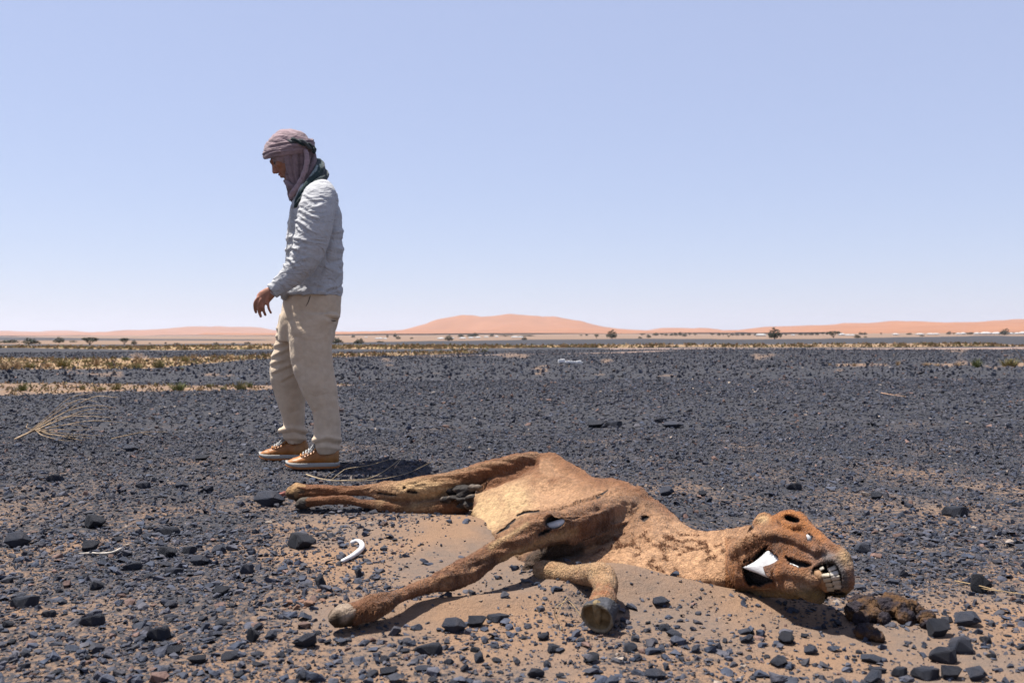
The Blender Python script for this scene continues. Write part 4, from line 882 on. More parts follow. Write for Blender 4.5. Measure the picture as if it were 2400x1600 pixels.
jp = plate([(1789, 1328), (1800, 1324), (1812, 1318), (1824, 1314), (1830, 1330), (1824, 1352), (1806, 1354), (1794, 1346)], lambda a, b: jz(a, b) - .009, .002, .003); jp = (jp[0] + vnormals(*jp) * (.002 * fbm(jp[0] * 50, 4, 3))[:, None], jp[1]); bone('skin_shred', jp, np.array([.13, .062, .035]), 'hide')
bone('nasal_bone', ball(hq(1897, 1261, -.034), [.010, .010, .012]))
o = bone('elbow_bone', round_tube([Q(1270, 1238, 2.502), Q(1292, 1231, 2.488), Q(1320, 1223, 2.502)], [.009, .010, .011], 12, n=10)); o['label'] = 'white elbow bone showing through a tear'
bone('bone_splinter', round_tube([hq(1762, 1379, -.012), hq(1785, 1378, -.022), hq(1806, 1378, -.024)], [.002, .0032, .0015], 8, n=8), np.array([.24, .15, .075]))
# incisors: the lower row left of the bite line, the upper row right of it
div = [(1938, 1329), (1943, 1341), (1947, 1352), (1950, 1363), (1954, 1374), (1958, 1383)]
def tooth(cx, cy, lx, ly, ang, dz):
    a = np.linspace(0, 2 * np.pi, 20, endpoint=False); e = .36
    X = np.sign(np.cos(a)) * np.abs(np.cos(a)) ** e; Y = np.sign(np.sin(a)) * np.abs(np.sin(a)) ** e; ra = R(ang); rs = []
    for s, t in ((.15, .006), (.6, .0058), (.86, .0045), (1, .001), (1, -.012), (.5, -.016)):
        x_, y_ = X * lx * s, Y * ly * s; px = cx + x_ * math.cos(ra) - y_ * math.sin(ra); py = cy + x_ * math.sin(ra) + y_ * math.cos(ra)
        rs.append(Q(px, py, hz(px, py) + dz - t))
    return loft(np.array(rs))
for i in range(5):
    (x0, y0), (x1, y1) = div[i], div[i + 1]; mx, my = (x0 + x1) / 2, (y0 + y1) / 2; bend = .0035 * abs(i - 1.5)
    o = bone('tooth', tooth(mx + 10.5 - .5 * abs(i - 1), my - 3.5, 10.6, 5.5, -20 + 5 * i, -.042 + bend), np.array([.42, .385, .33]) * (1 - .05 * i))
    if i: bone('tooth', tooth(mx - 10, my + 1.5, 9.8, 5.2, -14 + 4 * i, -.040 + bend), np.array([.38, .33, .25]) * (1 - .06 * i))
bone('tooth', tooth(1926, 1332, 5.5, 3.6, -30, -.036), np.array([.33, .30, .25]))
bone('gum', round_tube([hq(1916, 1342, -.028), hq(1924, 1352, -.030), hq(1930, 1368, -.028), hq(1936, 1380, -.022)], [.010, .011, .011, .008], 10, n=10), np.array([.24, .14, .075]), 'flesh')
# hooves
def hoof_upturned():
    a = np.linspace(0, 2 * np.pi, 40, endpoint=False)
    sole = Q(1399, 1446, 2.050); ax = np.array([-.50, -.82, -.24]); ax /= np.linalg.norm(ax); cor = sole - ax * .042
    e1 = np.cross(ax, [0, 0, 1]); e1 /= np.linalg.norm(e1); e2 = np.cross(e1, ax)
    rr = lambda s: (np.cos(a)[:, None] * e1 * .039 * s + np.sin(a)[:, None] * e2 * .036 * s * np.where(np.sin(a) > .8, .93, 1)[:, None])
    L = [cor + rr(.78), cor + rr(.86), cor * .6 + sole * .4 + rr(.90), cor * .25 + sole * .75 + rr(.99), sole + rr(1.04), sole + rr(1.0) + ax * .003, sole + rr(.90) + ax * .0015, sole - ax * .004 + rr(.84), sole - ax * .009 + rr(.62), sole - ax * .007 + rr(.3), sole - ax * .006 + rr(.03)]
    Vh, Fh = loft(np.array(L)); n = 40; Vh = Vh + vnormals(Vh, Fh) * (.0035 * fbm(Vh * 40, 83, 3))[:, None]
    cc = np.tile(np.array([.045, .046, .052]), (len(Vh), 1)); cc[n * 5:n * 7] = (.14, .115, .08); cc[n * 7:n * 11] = (.10, .068, .033); cc[n * 9:] = (.14, .10, .05); cc[:n] = (.07, .05, .04); cc[-1] = (.16, .12, .07)
    fr2 = round_tube([sole + e2 * .028 - ax * .006, sole - ax * .006 - e2 * .002, sole - e2 * .02 - ax * .009], [.011, .008, .004], 10, n=10)
    return (Vh, Fh), cc, fr2
g, cc, frog = hoof_upturned()
hf = part('hoof', mesh('hoof', g[0], g[1], True, cc), M['hoof'], root); hf['label'] = 'upturned hoof with its hollow sole showing'
bone('frog', frog, np.array([.19, .14, .075]), 'hoof', hf)
def hoof_end(pts, col0, col1, lab):
    w_ = [Q(*p[:3]) for p in pts]; r = [p[3] * p[2] / F for p in pts]; Vh, Fh = round_tube(w_, r, 16, n=10); Vh = Vh + vnormals(Vh, Fh) * (.003 * fbm(Vh * 45, 81, 3))[:, None]
    t = sstep(-.3, .4, fbm(Vh * 45, 82, 3) + (Vh[:, 2] - Vh[:, 2].mean()) * 22)[:, None]; cc = np.array(col0) * (1 - t) + np.array(col1) * t
    o = part('hoof', mesh('hoof', Vh, Fh, True, cc), M['hoof'], root); o['label'] = lab
hoof_end([(820, 1438, 2.06, 24), (803, 1442, 2.055, 27), (794, 1445, 2.05, 25)], (.035, .022, .012), (.20, .15, .11), 'pale worn hoof at the end of the stretched foreleg')
hoof_end([(706, 1153, 3.54, 20), (694, 1153, 3.54, 22), (686, 1154, 3.54, 17)], (.05, .03, .02), (.22, .13, .06), 'dark upper hind hoof')
hoof_end([(726, 1176, 3.50, 12), (712, 1178, 3.50, 14), (704, 1181, 3.50, 12)], (.03, .025, .022), (.06, .05, .04), 'black lower hind hoof')
# shrivelled scraps of flesh and skin at the groin
for i, pts in enumerate([[(1062, 1150, 3.43, 12), (1078, 1146, 3.41, 15), (1094, 1150, 3.40, 14), (1086, 1160, 3.39, 12), (1106, 1144, 3.38, 9), (1120, 1141, 3.37, 6)], [(1046, 1172, 3.40, 9), (1066, 1166, 3.385, 11), (1084, 1170, 3.375, 10), (1098, 1182, 3.36, 12), (1106, 1168, 3.36, 10), (1080, 1186, 3.37, 9)]]):
    Vs_, Fs_ = union([ball(Q(a, b, z), [r_ * 1.5 * z / F, r_ * z / F, r_ * .7 * z / F]) for a, b, z, r_ in pts], .004, 2); Vs_ = Vs_ + vnormals(Vs_, Fs_) * (.012 * fbm(Vs_ * np.array([14, 20, 22]), 90 + i, 3))[:, None]
    t = sstep(-.15, .45, fbm(Vs_ * 22, 95 + i, 3))[:, None]; part('dried_flesh', mesh('dried_flesh', Vs_, Fs_, True, np.array([.016, .012, .010]) * (1 - t) + np.array([.11, .085, .065]) * t), M['flesh'], root)
# ------------------------------------------------------------------ bones, dung, dead twigs
def on_ground(px, py, lift=0.0):
    p = P(px, py); return np.array([p[0], p[1], float(hgt(p[0], p[1])) + lift])
def single(name, V, Fl, mt, col, label, cat, group=None, smooth=True):
    base = np.array([V[:, 0].mean(), V[:, 1].mean(), V[:, 2].min()])
    return tag(obj(name, mesh(name, V - base, Fl, smooth, col), mt, None, base), label, cat, group)
q = [on_ground(803, 1322, .008), on_ground(822, 1315, .009), on_ground(840, 1304, .011), on_ground(849, 1292, .012), on_ground(846, 1283, .013), on_ground(836, 1279, .013), on_ground(826, 1280, .010)]
V, Fl = round_tube(q, [.006, .0075, .0085, .0085, .0075, .006, .007], 12, n=30)
single('rib_bone', V, Fl, M['bone'], np.tile(WH, (len(V), 1)), 'curved white bone lying on the sand between the fore and hind legs', 'bone')
q = [on_ground(186, 1303, .006), on_ground(215, 1304, .008), on_ground(245, 1305, .009), on_ground(268, 1303, .012), on_ground(283, 1298, .014)]
V, Fl = round_tube(q, [.0018, .003, .0032, .004, .005], 10, n=24); V = V + vnormals(V, Fl) * (.0015 * fbm(V * 60, 3, 2))[:, None]
single('pale_stick', V, Fl, M['bone'], np.tile(np.array([.32, .28, .23]), (len(V), 1)), 'thin bleached stick lying on the stones at far left', 'stick')
# dung
def clump(px, py, w_, h_, lab, seed, lumps):
    r = np.random.default_rng(seed); ps = []
    for (lx, ly, lr) in lumps:
        c_ = P(lx, ly); rad = lr * c_[1] / F; ps.append(ball((c_[0], c_[1] + rad * .4, float(hgt(c_[0], c_[1])) + rad * .62), [rad * 1.1, rad, rad * .85]))
    V, Fl = union(ps, .0035, 2); V = V + vnormals(V, Fl) * (.006 * fbm(V * 45, seed, 4) + .003 * fbm(V * 140, seed + 1, 2))[:, None]
    t = sstep(-.25, .45, fbm(V * 30, seed + 2, 4))[:, None]
    return single('dung', V, Fl, M['dung'], np.array([.018, .014, .018]) * (1 - t) + np.array([.07, .036, .015]) * t, lab, 'dung', 'dung by the head')
clump(0, 0, 0, 0, 'dark brown dung clump nearest the muzzle, touching the head shadow', 3, [(2010, 1448, 26), (2035, 1445, 30), (2045, 1425, 22), (2015, 1425, 22), (2052, 1455, 20), (2022, 1460, 20)])
clump(0, 0, 0, 0, 'larger lumpy brown dung heap right of the clump at the muzzle', 6, [(2085, 1445, 32), (2110, 1448, 34), (2095, 1425, 26), (2130, 1440, 28), (2075, 1460, 18), (2125, 1458, 20)])
clump(0, 0, 0, 0, 'small brown dung piece at the right end of the heap', 9, [(2155, 1445, 20), (2172, 1458, 20), (2178, 1470, 17), (2150, 1432, 15)])
clump(0, 0, 0, 0, 'single dark dung ball lying apart below the dung heap', 12, [(2028, 1492, 22), (2050, 1497, 20), (2036, 1486, 18), (2062, 1500, 13)])
# reddish scrap by the hind hoof
V, Fl = round_tube([on_ground(652, 1170, .012), on_ground(664, 1168, .014), on_ground(675, 1163, .016)], [.006, .012, .005], 10, n=10); V = V + vnormals(V, Fl) * (.004 * fbm(V * 60, 5, 3))[:, None]
single('dried_scrap', V, Fl, M['flesh'], np.tile(np.array([.17, .06, .045]), (len(V), 1)), 'small red-brown dried scrap between the blocky stone and the hind hoof', 'scrap')
# twigs: (path of (px, py, lift), thick end, thin end)
def twigs(name, paths, label, cat, col=(.29, .205, .125), m=6, thin=.68):
    ps = []
    for pts, r0, r1 in paths:
        w_ = [on_ground(a, b + l * F / P(a, b)[1] * 0, 0) + np.array([0, 0, l]) for a, b, l in pts]
        ps.append(round_tube(w_, np.linspace(r0, r1, len(w_)) * thin, m, n=max(10, len(w_) * 4)))
    V, Fl = merge(ps)
    return single(name, V, Fl, M['straw'], np.tile(np.array(col), (len(V), 1)) * (1 + .25 * noise(V * 40, 2))[:, None], label, cat)
def lifted(px, py, l):
    """ground foot for a point that shows at (px, py) while lifted l metres"""
    dx, dy = unroll(px, py); Z = F * (CAM_H - l) / dy; return (px, float(py + F * l / Z), l)
def br(*pts): return [lifted(*p) for p in pts]
T = []
T.append((br((36, 1027, .01), (55, 1018, .03), (72, 1010, .05), (90, 1006, .06)), .012, .007))
stem = (60, 1016, .035); stem2 = (86, 1008, .055)
for tgt, mid, mid2 in [((218, 918, .42), (110, 975, .16), (160, 938, .32)), ((278, 931, .40), (140, 975, .2), (215, 932, .38)), ((228, 944, .30), (130, 966, .18), (185, 940, .30)), ((268, 957, .26), (150, 964, .18), (215, 953, .26)), ((252, 962, .22), (130, 985, .12), (200, 962, .22)),
                       ((258, 981, .18), (140, 978, .12), (205, 976, .18)), ((300, 994, .14), (150, 993, .10), (220, 988, .16)), ((225, 1003, .06), (140, 1005, .08), (185, 1006, .07)), ((248, 1020, .03), (120, 1010, .06), (190, 1018, .04)), ((172, 1032, .01), (100, 1018, .04), (140, 1029, .02)),
                       ((192, 1032, .02), (110, 1012, .05), (150, 1022, .03)), ((205, 998, .1), (130, 996, .09), (170, 994, .11)), ((240, 970, .2), (120, 990, .1), (180, 972, .19)), ((66, 985, .12), (63, 1000, .08), (65, 992, .1)), ((180, 944, .28), (110, 982, .14), (150, 950, .26)), ((215, 1026, .02), (120, 1015, .04), (170, 1021, .03))]:
    s0 = stem if tgt[1] < 975 else stem2
    T.append((br(s0, mid, mid2, tgt), .0048, .0014))
twigs('dead_branch', T, 'dead pale branch with a fan of thin twigs lying on the stones at left', 'branch', (.30, .215, .135))
twigs('dry_twig', [(br((262, 1027, .01), (300, 1019, .03), (340, 1011, .05), (392, 1010, .05)), .0045, .0015), (br((330, 1013, .045), (365, 1022, .02)), .003, .001)], 'small dry twig right of the fan-shaped dead branch', 'twig')
twigs('dry_twig', [(br((718, 1111, .01), (745, 1116, .012), (775, 1121, .012), (800, 1124, .01)), .0055, .003), (br((775, 1121, .012), (800, 1103, .05), (815, 1095, .06), (870, 1084, .06), (935, 1066, .08), (1000, 1042, .12)), .003, .0012), (br((760, 1118, .012), (772, 1105, .04), (788, 1098, .05)), .002, .001),
                   (br((800, 1123, .01), (870, 1115, .02), (925, 1082, .07), (955, 1055, .11), (992, 1022, .18)), .0028, .001), (br((800, 1124, .01), (870, 1121, .012), (950, 1106, .03), (1015, 1078, .08)), .0028, .001), (br((925, 1092, .05), (938, 1076, .06)), .002, .001)], 'thin forked dry twig lying between the shoe and the hind legs', 'twig', (.31, .235, .145))
twigs('dry_twig', [(br((2065, 925, .02), (2095, 930, .03), (2125, 934, .02)), .006, .003), (br((2095, 930, .03), (2110, 926, .06)), .004, .002)], 'dry twig lying far off on the stony plain at right', 'twig', (.42, .26, .17))
twigs('grass_stalk', [(br((1372, 1456, .004), (1350, 1424, .03), (1328, 1404, .045), (1322, 1410, .05), (1305, 1420, .05), (1300, 1440, .03), (1312, 1462, .01), (1316, 1474, .004)), .0017, .0012), (br((1322, 1408, .05), (1314, 1424, .04), (1304, 1447, .02)), .0013, .001), (br((1330, 1398, .05), (1318, 1416, .045)), .0013, .001)], 'bent loop of dry grass stalk left of the upturned hoof', 'grass stalk', (.31, .22, .12))
twigs('grass_stalk', [(br((2238, 1352, .01), (2290, 1362, .02), (2345, 1378, .02), (2420, 1392, .01)), .0022, .0015), (br((2250, 1358, .008), (2320, 1374, .015), (2400, 1386, .01)), .0018, .0012)], 'two long dry stalks by the boulder at the right edge', 'grass stalk', (.31, .22, .12))
twigs('dry_twig', [(br((2404, 858, .02), (2392, 835, .35), (2382, 820, .55)), .010, .004), (br((2402, 850, .1), (2396, 838, .3)), .007, .003)], 'leaning dry stick behind the olive shrub at the right edge', 'stick', (.42, .28, .18))
# white litter far off: a bent pale board in two pieces
def slab(px, py, wpx, hpx, tilt):
    p = on_ground(px, py, .07); s = p[1] / F; L, W, Hh = wpx * s / 2, .10, hpx * s / 2
    V = np.array([(sx * L, sy * W, Hh + sz * Hh + sx * tilt * L) for sx in (-1, 1) for sy in (-1, 1) for sz in (-1, 1)]) + p
    return V, np.array([(0, 1, 3, 2), (4, 6, 7, 5), (0, 4, 5, 1), (2, 3, 7, 6), (0, 2, 6, 4), (1, 5, 7, 3)])
bd = tag(empty('pale_board', tuple(on_ground(1338, 855))), 'broken white board lying far off on the dark plain', 'board')
for a in ((1316, 853, 15, 6.5, .10), (1345, 855, 40, 4, -.05), (1357, 855, 9, 5, .05)):
    V, Fl = slab(*a); part('board_piece', mesh('board_piece', V, Fl, False), M['board'], bd)
# clods of crusted sand scuffed up by the hoof
r = np.random.default_rng(4)
for i in range(22):
    px, py = 700 + r.normal(0, 30) + 25, 1424 + r.normal(0, 11); p = P(px, py); s = r.uniform(.006, .015)
    Vb, Fb = near_shapes[i % 12]; o = obj('sand_clod', mesh('sand_clod', Vb * s, Fb, False), mat('clod', (.14, .078, .052), .95, .2, 60, .5, 100) if i == 0 else None, None, (p[0], p[1], float(hgt(p[0], p[1])) - .002))
    if i == 0: cm = o.data.materials[0]
    elif not o.data.materials: o.data.materials.append(cm)
    o.rotation_euler = (0, 0, r.uniform(0, 6)); tag(o, 'small reddish sand clod in the crumbled patch left of the fore hoof', 'clod', 'sand clods by the fore hoof')
# ------------------------------------------------------------------ the man
man = empty('person', tuple(P(715, 1086)))
tag(man, 'man in a wrapped headscarf, grey linen shirt and beige trousers, standing with bowed head', 'person')
def rows(lst, n=None, m=40, sq=1.0):
    """level rings: (py, px front, px back, Z, half depth m) -> closed loft"""
    a = np.array(lst, float); a = cr(a, n) if n else a
    th = np.linspace(0, 2 * np.pi, m, endpoint=False); rs = []
    for py, xf, xb, Z, hd in a:
        l, r_ = Q(xf, py, Z), Q(xb, py, Z); c_, s_ = np.cos(th), np.sin(th)
        X = (l[0] + r_[0]) / 2 - (r_[0] - l[0]) / 2 * np.sign(c_) * np.abs(c_) ** sq; Y = Z - hd * np.sign(s_) * np.abs(s_) ** sq
        rs.append(np.stack([X, Y, 0 * X + (l[2] + r_[2]) / 2], -1))
    return loft(np.array(rs))
def arm(pts, n=30, m=20):
    a = np.array([tuple(p) + (.85,) * (5 - len(p)) for p in pts], float); w_ = Q(a[:, 0], a[:, 1], a[:, 2]); r_ = a[:, 3] * a[:, 2] / F
    return tube(w_, r_, m, flat=r_ * a[:, 4], n=n, side=(0, 1, 0))

# --- body: one skin from head to feet
ang = R(33); FW = np.array([-math.cos(ang), 0, -math.sin(ang)]); UP = np.array([-math.sin(ang), 0, math.cos(ang)]); WD = np.array([0, -1., 0])
HO = Q(682, 366, 4.78)
def hd_(f, u_, w_=0.0): return HO + FW * f + UP * u_ + WD * w_
AX = np.array([FW, UP, WD])
def hb_(f, u_, w_, r): return ball(hd_(f, u_, w_), r, AX)
bp = [hb_(0, .035, 0, (.098, .092, .076)), hb_(.030, -.030, 0, (.070, .085, .062)), hb_(.078, -.095, 0, (.022, .018, .024)), hb_(.1015, -.0495, 0, (.010, .0075, .022)), hb_(.099, -.0625, 0, (.010, .008, .020)), hb_(.060, -.075, 0, (.035, .035, .042))]
for s in (-1, 1):
    bp += [hb_(.062, -.012, .042 * s, (.028, .024, .020)), hb_(.108, -.027, .0115 * s, (.011, .009, .008)), hb_(-.005, -.008, .077 * s, (.020, .032, .008)), round_tube([hd_(.07, -.098, .015 * s), hd_(.03, -.085, .042 * s), hd_(-.01, -.05, .056 * s)], [.016, .018, .018], 10, n=8)]
bp += [round_tube([hd_(.088, .026, -.038), hd_(.100, .028, -.016), hd_(.100, .028, .016), hd_(.088, .026, .038)], [.008, .010, .010, .008], 10, n=10)]
bp += [round_tube([hd_(.098, .032), hd_(.101, .012), hd_(.110, -.006), hd_(.119, -.021)], [.012, .011, .011, .0115], 10, n=12), hb_(.055, .0, 0, (.047, .06, .050))]
bp += [arm([(690, 395, 4.78, 26), (712, 425, 4.78, 27), (730, 455, 4.78, 34)], 12)]
bp += [rows([(432, 712, 765, 4.78, .08), (450, 700, 785, 4.78, .15), (500, 695, 788, 4.78, .15), (570, 688, 788, 4.78, .14), (640, 686, 785, 4.78, .13), (700, 680, 782, 4.79, .14), (770, 676, 776, 4.79, .13)], 24)]
bp += [arm([(750, 450, 4.62, 22), (745, 520, 4.56, 22), (728, 580, 4.54, 20), (705, 622, 4.53, 18), (672, 655, 4.52, 15), (640, 680, 4.51, 11.5, .7)], 30)]
bp += [arm([(750, 450, 4.94, 22), (752, 520, 5.00, 22), (750, 600, 5.02, 19), (738, 660, 5.02, 15), (730, 700, 5.02, 11)], 24)]
bp += [arm([(728, 740, 4.69, 42), (728, 850, 4.68, 34), (750, 930, 4.67, 25), (765, 1000, 4.66, 20), (770, 1060, 4.65, 17), (768, 1078, 4.65, 18)], 24), arm([(700, 740, 4.89, 42), (682, 850, 4.92, 34), (682, 930, 4.94, 25), (692, 1000, 4.95, 20), (700, 1045, 4.955, 17), (700, 1060, 4.955, 18)], 24)]
bp += [arm([(775, 1080, 4.65, 15), (700, 1084, 4.645, 12)], 8), arm([(705, 1060, 4.955, 15), (635, 1064, 4.955, 12)], 8)]
# left hand: palm, four fingers hanging, thumb behind; the right hand hangs behind the body
def fing(pts, r0): return round_tube([Q(*p) for p in pts], np.linspace(r0, r0 * .78, len(pts)), 10, n=12)
def palm(pts): return arm(pts, 14, 16)
HZ = 4.505
bp += [palm([(642, 680, HZ, 12.5, .62), (630, 688, HZ, 15.5, .55), (619, 697, HZ, 17.5, .48), (613, 704, HZ, 16, .45)]),
       fing([(605, 698, HZ - .01), (598, 709, HZ - .012), (597, 721, HZ - .006), (600, 732, HZ + .006)], .0092), fing([(612, 702, HZ - .012), (607, 714, HZ - .014), (607, 728, HZ - .008), (611, 741, HZ + .006)], .0095),
       fing([(620, 704, HZ - .010), (617, 716, HZ - .012), (618, 728, HZ - .004), (622, 738, HZ + .008)], .0090), fing([(628, 702, HZ - .004), (628, 712, HZ - .004), (630, 723, HZ + .002), (635, 733, HZ + .012)], .0080),
       fing([(626, 688, HZ + .018), (613, 698, HZ + .034), (605, 710, HZ + .036), (603, 720, HZ + .030)], .0100)]
RZ = 5.02
bp += [palm([(730, 698, RZ, 11.5, .6), (728, 712, RZ, 15, .5), (727, 724, RZ, 15, .45)])] + [fing([(718 + 6 * i, 724, RZ), (717 + 6 * i, 738, RZ), (719 + 6 * i, 749, RZ - .004)], .0085) for i in range(4)] + [fing([(722, 704, RZ - .02), (714, 716, RZ - .03), (713, 727, RZ - .03)], .0095)]
V, Fl = union(bp, .0044, 2); N = vnormals(V, Fl)
loc = (V - HO) @ AX.T      # head coordinates f, u, w
for s in (-1, 1):           # eye sockets, nostrils, mouth line
    V += -N * (.0065 * np.exp(-(((loc[:, 0] - .095) / .03) ** 2 + ((loc[:, 1] - .010) / .010) ** 2 + ((loc[:, 2] - .032 * s) / .016) ** 2)))[:, None]
V += -N * (.0035 * np.exp(-(((loc[:, 0] - .105) / .02) ** 2 + ((loc[:, 1] + .056) / .004) ** 2 + (loc[:, 2] / .022) ** 2)))[:, None]
sk = np.tile(np.array([.24, .100, .056]), (len(V), 1)); ishead = (np.abs(loc[:, 0]) < .16) & (np.abs(loc[:, 1]) < .16)
g_ = lambda f, u_, w_, rf, ru, rw: np.exp(-(((loc[:, 0] - f) / rf) ** 2 + ((loc[:, 1] - u_) / ru) ** 2 + ((np.abs(loc[:, 2]) - w_) / rw) ** 2))
def mx_(col, wgt):
    global sk
    wgt = np.clip(wgt, 0, 1)[:, None] ; sk = sk * (1 - wgt) + np.array(col) * wgt
mx_((.035, .02, .015), 1.3 * g_(.105, .031, .030, .02, .006, .020)); mx_((.03, .018, .014), 1.1 * g_(.095, .006, .033, .02, .003, .013)); mx_((.30, .085, .07), g_(.105, -.056, 0, .02, .011, .02)); mx_((.40, .16, .10), .6 * g_(.12, -.02, 0, .02, .015, .015))
mx_((.12, .075, .06), .45 * g_(.07, -.085, .02, .04, .03, .05)); sk *= (1 + .12 * fbm(V * 60, 7, 2))[:, None]
hand = (V[:, 2] < .95) & (V[:, 2] > .7); knu = hand & (N[:, 1] < 0); mx_((.40, .17, .11), .5 * hand * (noise(V * 55, 8) > .15))
body_o = part('body', mesh('body', V, Fl, True, sk), M['skin'], man)
for s in (-1, 1):
    Ve, Fe = ball(hd_(.0835, .006, .032 * s), .0105, n=8, m=12); part('eye', mesh('eye', Ve, Fe, True, np.tile(np.array([.05, .035, .03]), (len(Ve), 1))), M['skin'], body_o)

# --- trousers
legs = [rows([(684, 668, 797, 4.785, .150), (705, 666, 797, 4.785, .158), (730, 662, 795, 4.785, .165), (752, 657, 791, 4.79, .165), (775, 655, 785, 4.79, .150), (800, 655, 780, 4.79, .12)], 22, sq=.9),
        rows([(735, 668, 793, 4.70, .090), (752, 671, 791, 4.695, .092), (762, 674, 781, 4.69, .094), (800, 678, 777, 4.685, .094), (850, 685, 779, 4.68, .090), (900, 698, 787, 4.67, .086), (935, 716, 792, 4.665, .080), (965, 731, 795, 4.66, .074), (1000, 735, 797, 4.655, .071), (1024, 736, 798, 4.65, .070), (1034, 731, 797, 4.65, .073), (1044, 740, 797, 4.65, .069), (1054, 742, 795, 4.65, .068), (1063, 746, 789, 4.65, .062)], 70),
        rows([(735, 656, 750, 4.87, .088), (770, 650, 740, 4.90, .092), (810, 643, 734, 4.915, .090), (845, 634, 728, 4.925, .086), (870, 632, 724, 4.93, .084), (900, 637, 719, 4.935, .080), (940, 650, 714, 4.94, .074), (980, 662, 712, 4.945, .068), (998, 664, 713, 4.95, .067), (1008, 654, 717, 4.95, .072), (1018, 659, 718, 4.95, .070), (1030, 668, 716, 4.955, .066), (1040, 676, 709, 4.955, .058)], 60)]
V, Fl = union(legs, .0062, 4); N = vnormals(V, Fl); u, v = proj(V); nearl = V[:, 1] < 4.80
fold = np.zeros(len(V))
def crease(pts, dep, wd, side=None):
    global fold
    fold = fold + dep * np.exp(-(line_d(u, v, pts) / wd) ** 2) * (1 if side is None else side)
nf = N[:, 1] < .35
for pts in ([(640, 790), (672, 782)], [(638, 812), (678, 800)], [(636, 835), (680, 815)], [(635, 852), (668, 842)], [(650, 770), (672, 762)], [(640, 872), (690, 850)], [(660, 890), (700, 868)]): crease(pts, .0045, 4, ~nearl); crease([(a, b + 7) for a, b in pts], -.004, 4, ~nearl)
for pts, d, wd in (([(688, 690), (690, 780), (696, 860), (718, 925), (735, 955)], .006, 7), ([(700, 705), (705, 800), (716, 880)], -.004, 8), ([(765, 738), (778, 748), (790, 752)], -.012, 5), ([(760, 730), (778, 738), (792, 742)], .006, 6), ([(772, 770), (776, 850), (786, 920)], .004, 8), ([(740, 820), (752, 900), (762, 960)], .005, 9), ([(705, 720), (740, 735), (770, 735)], -.004, 8),
                   ([(735, 1030), (765, 1024), (797, 1030)], .007, 5), ([(735, 1040), (765, 1036), (797, 1042)], -.008, 4), ([(742, 1050), (770, 1047), (796, 1052)], .005, 4), ([(745, 960), (780, 950)], -.003, 8), ([(690, 770), (720, 790), (760, 790)], .003, 10), ([(695, 850), (740, 870)], -.003, 9)): crease(pts, d, wd, nearl)
for pts, d, wd in (([(655, 1008), (685, 1002), (716, 1010)], .008, 5), ([(657, 1018), (690, 1012), (717, 1020)], -.008, 4), ([(665, 1028), (716, 1028)], .005, 4)): crease(pts, d, wd, ~nearl)
fold = fold + .0050 * fbm(V * np.array([9, 9, 4]), 21, 3) + .0024 * (2 * np.abs(noise(V * np.array([7, 7, 11]) + V[:, [2, 0, 1]] * 3, 23)) ** .6 - .8) + .0025 * fbm(V * np.array([16, 16, 30]), 22, 2) * sstep(1000, 1030, v)
V = V + N * fold[:, None]
tc_ = np.array([.46, .36, .258])
cc = np.tile(tc_, (len(V), 1)) * (1 + .05 * fbm(V * 12, 4, 2))[:, None]
tr_o = part('trousers', mesh('trousers', V, Fl, True, cc), M['twill'], man); tr_o['label'] = 'loose beige trousers with turned cuffs'
def seam(name, pts, r, col, parent, mt='twill'):
    Vs, Fs = round_tube([Q(*p) for p in pts], r, 8, n=len(pts) * 6); part(name, mesh(name, Vs, Fs, True, np.tile(np.array(col), (len(Vs), 1))), M[mt], parent)
seam('pocket', [(701, 692, 4.640), (706, 704, 4.632), (715, 718, 4.625), (722, 708, 4.624), (727, 694, 4.627)], .0020, (.06, .05, .035), tr_o)

seam('back_pocket', [(757, 738, 4.632), (766, 746, 4.640), (776, 751, 4.655), (786, 752, 4.68)], .0026, (.05, .04, .03), tr_o)
# --- shirt
shirt = [rows([(424, 722, 768, 4.78, .062), (432, 712, 776, 4.78, .105), (444, 700, 784, 4.78, .150), (462, 692, 791, 4.78, .160), (490, 685, 797, 4.78, .158), (530, 679, 801, 4.78, .152), (570, 674, 803, 4.78, .148), (610, 671, 803, 4.78, .148), (650, 667, 802, 4.785, .156), (676, 663, 801, 4.785, .168), (690, 661, 799, 4.785, .176), (694, 663, 796, 4.785, .172)], 60, sq=.92),
         arm([(756, 440, 4.68, 26), (750, 456, 4.62, 38), (744, 485, 4.57, 42), (736, 530, 4.535, 43), (726, 575, 4.52, 40), (711, 612, 4.515, 35), (690, 638, 4.515, 30), (668, 659, 4.512, 24), (648, 675, 4.512, 20), (637, 683, 4.508, 18.5)], 60, 28),
         arm([(756, 440, 4.88, 26), (755, 456, 4.94, 36), (755, 500, 4.99, 40), (752, 560, 5.01, 38), (746, 620, 5.02, 32), (736, 665, 5.02, 24), (731, 690, 5.02, 19)], 40, 24),
         rows([(684, 664, 690, 4.76, .15), (694, 664, 688, 4.76, .145), (703, 667, 684, 4.76, .12)], 8)]
V, Fl = union(shirt, .0055, 1); N = vnormals(V, Fl); u, v = proj(V)
slv = (V[:, 1] < 4.655) & (line_d(u, v, [(750, 456), (745, 485), (738, 530), (728, 575), (712, 612), (690, 638), (668, 659), (637, 683)]) < 50)
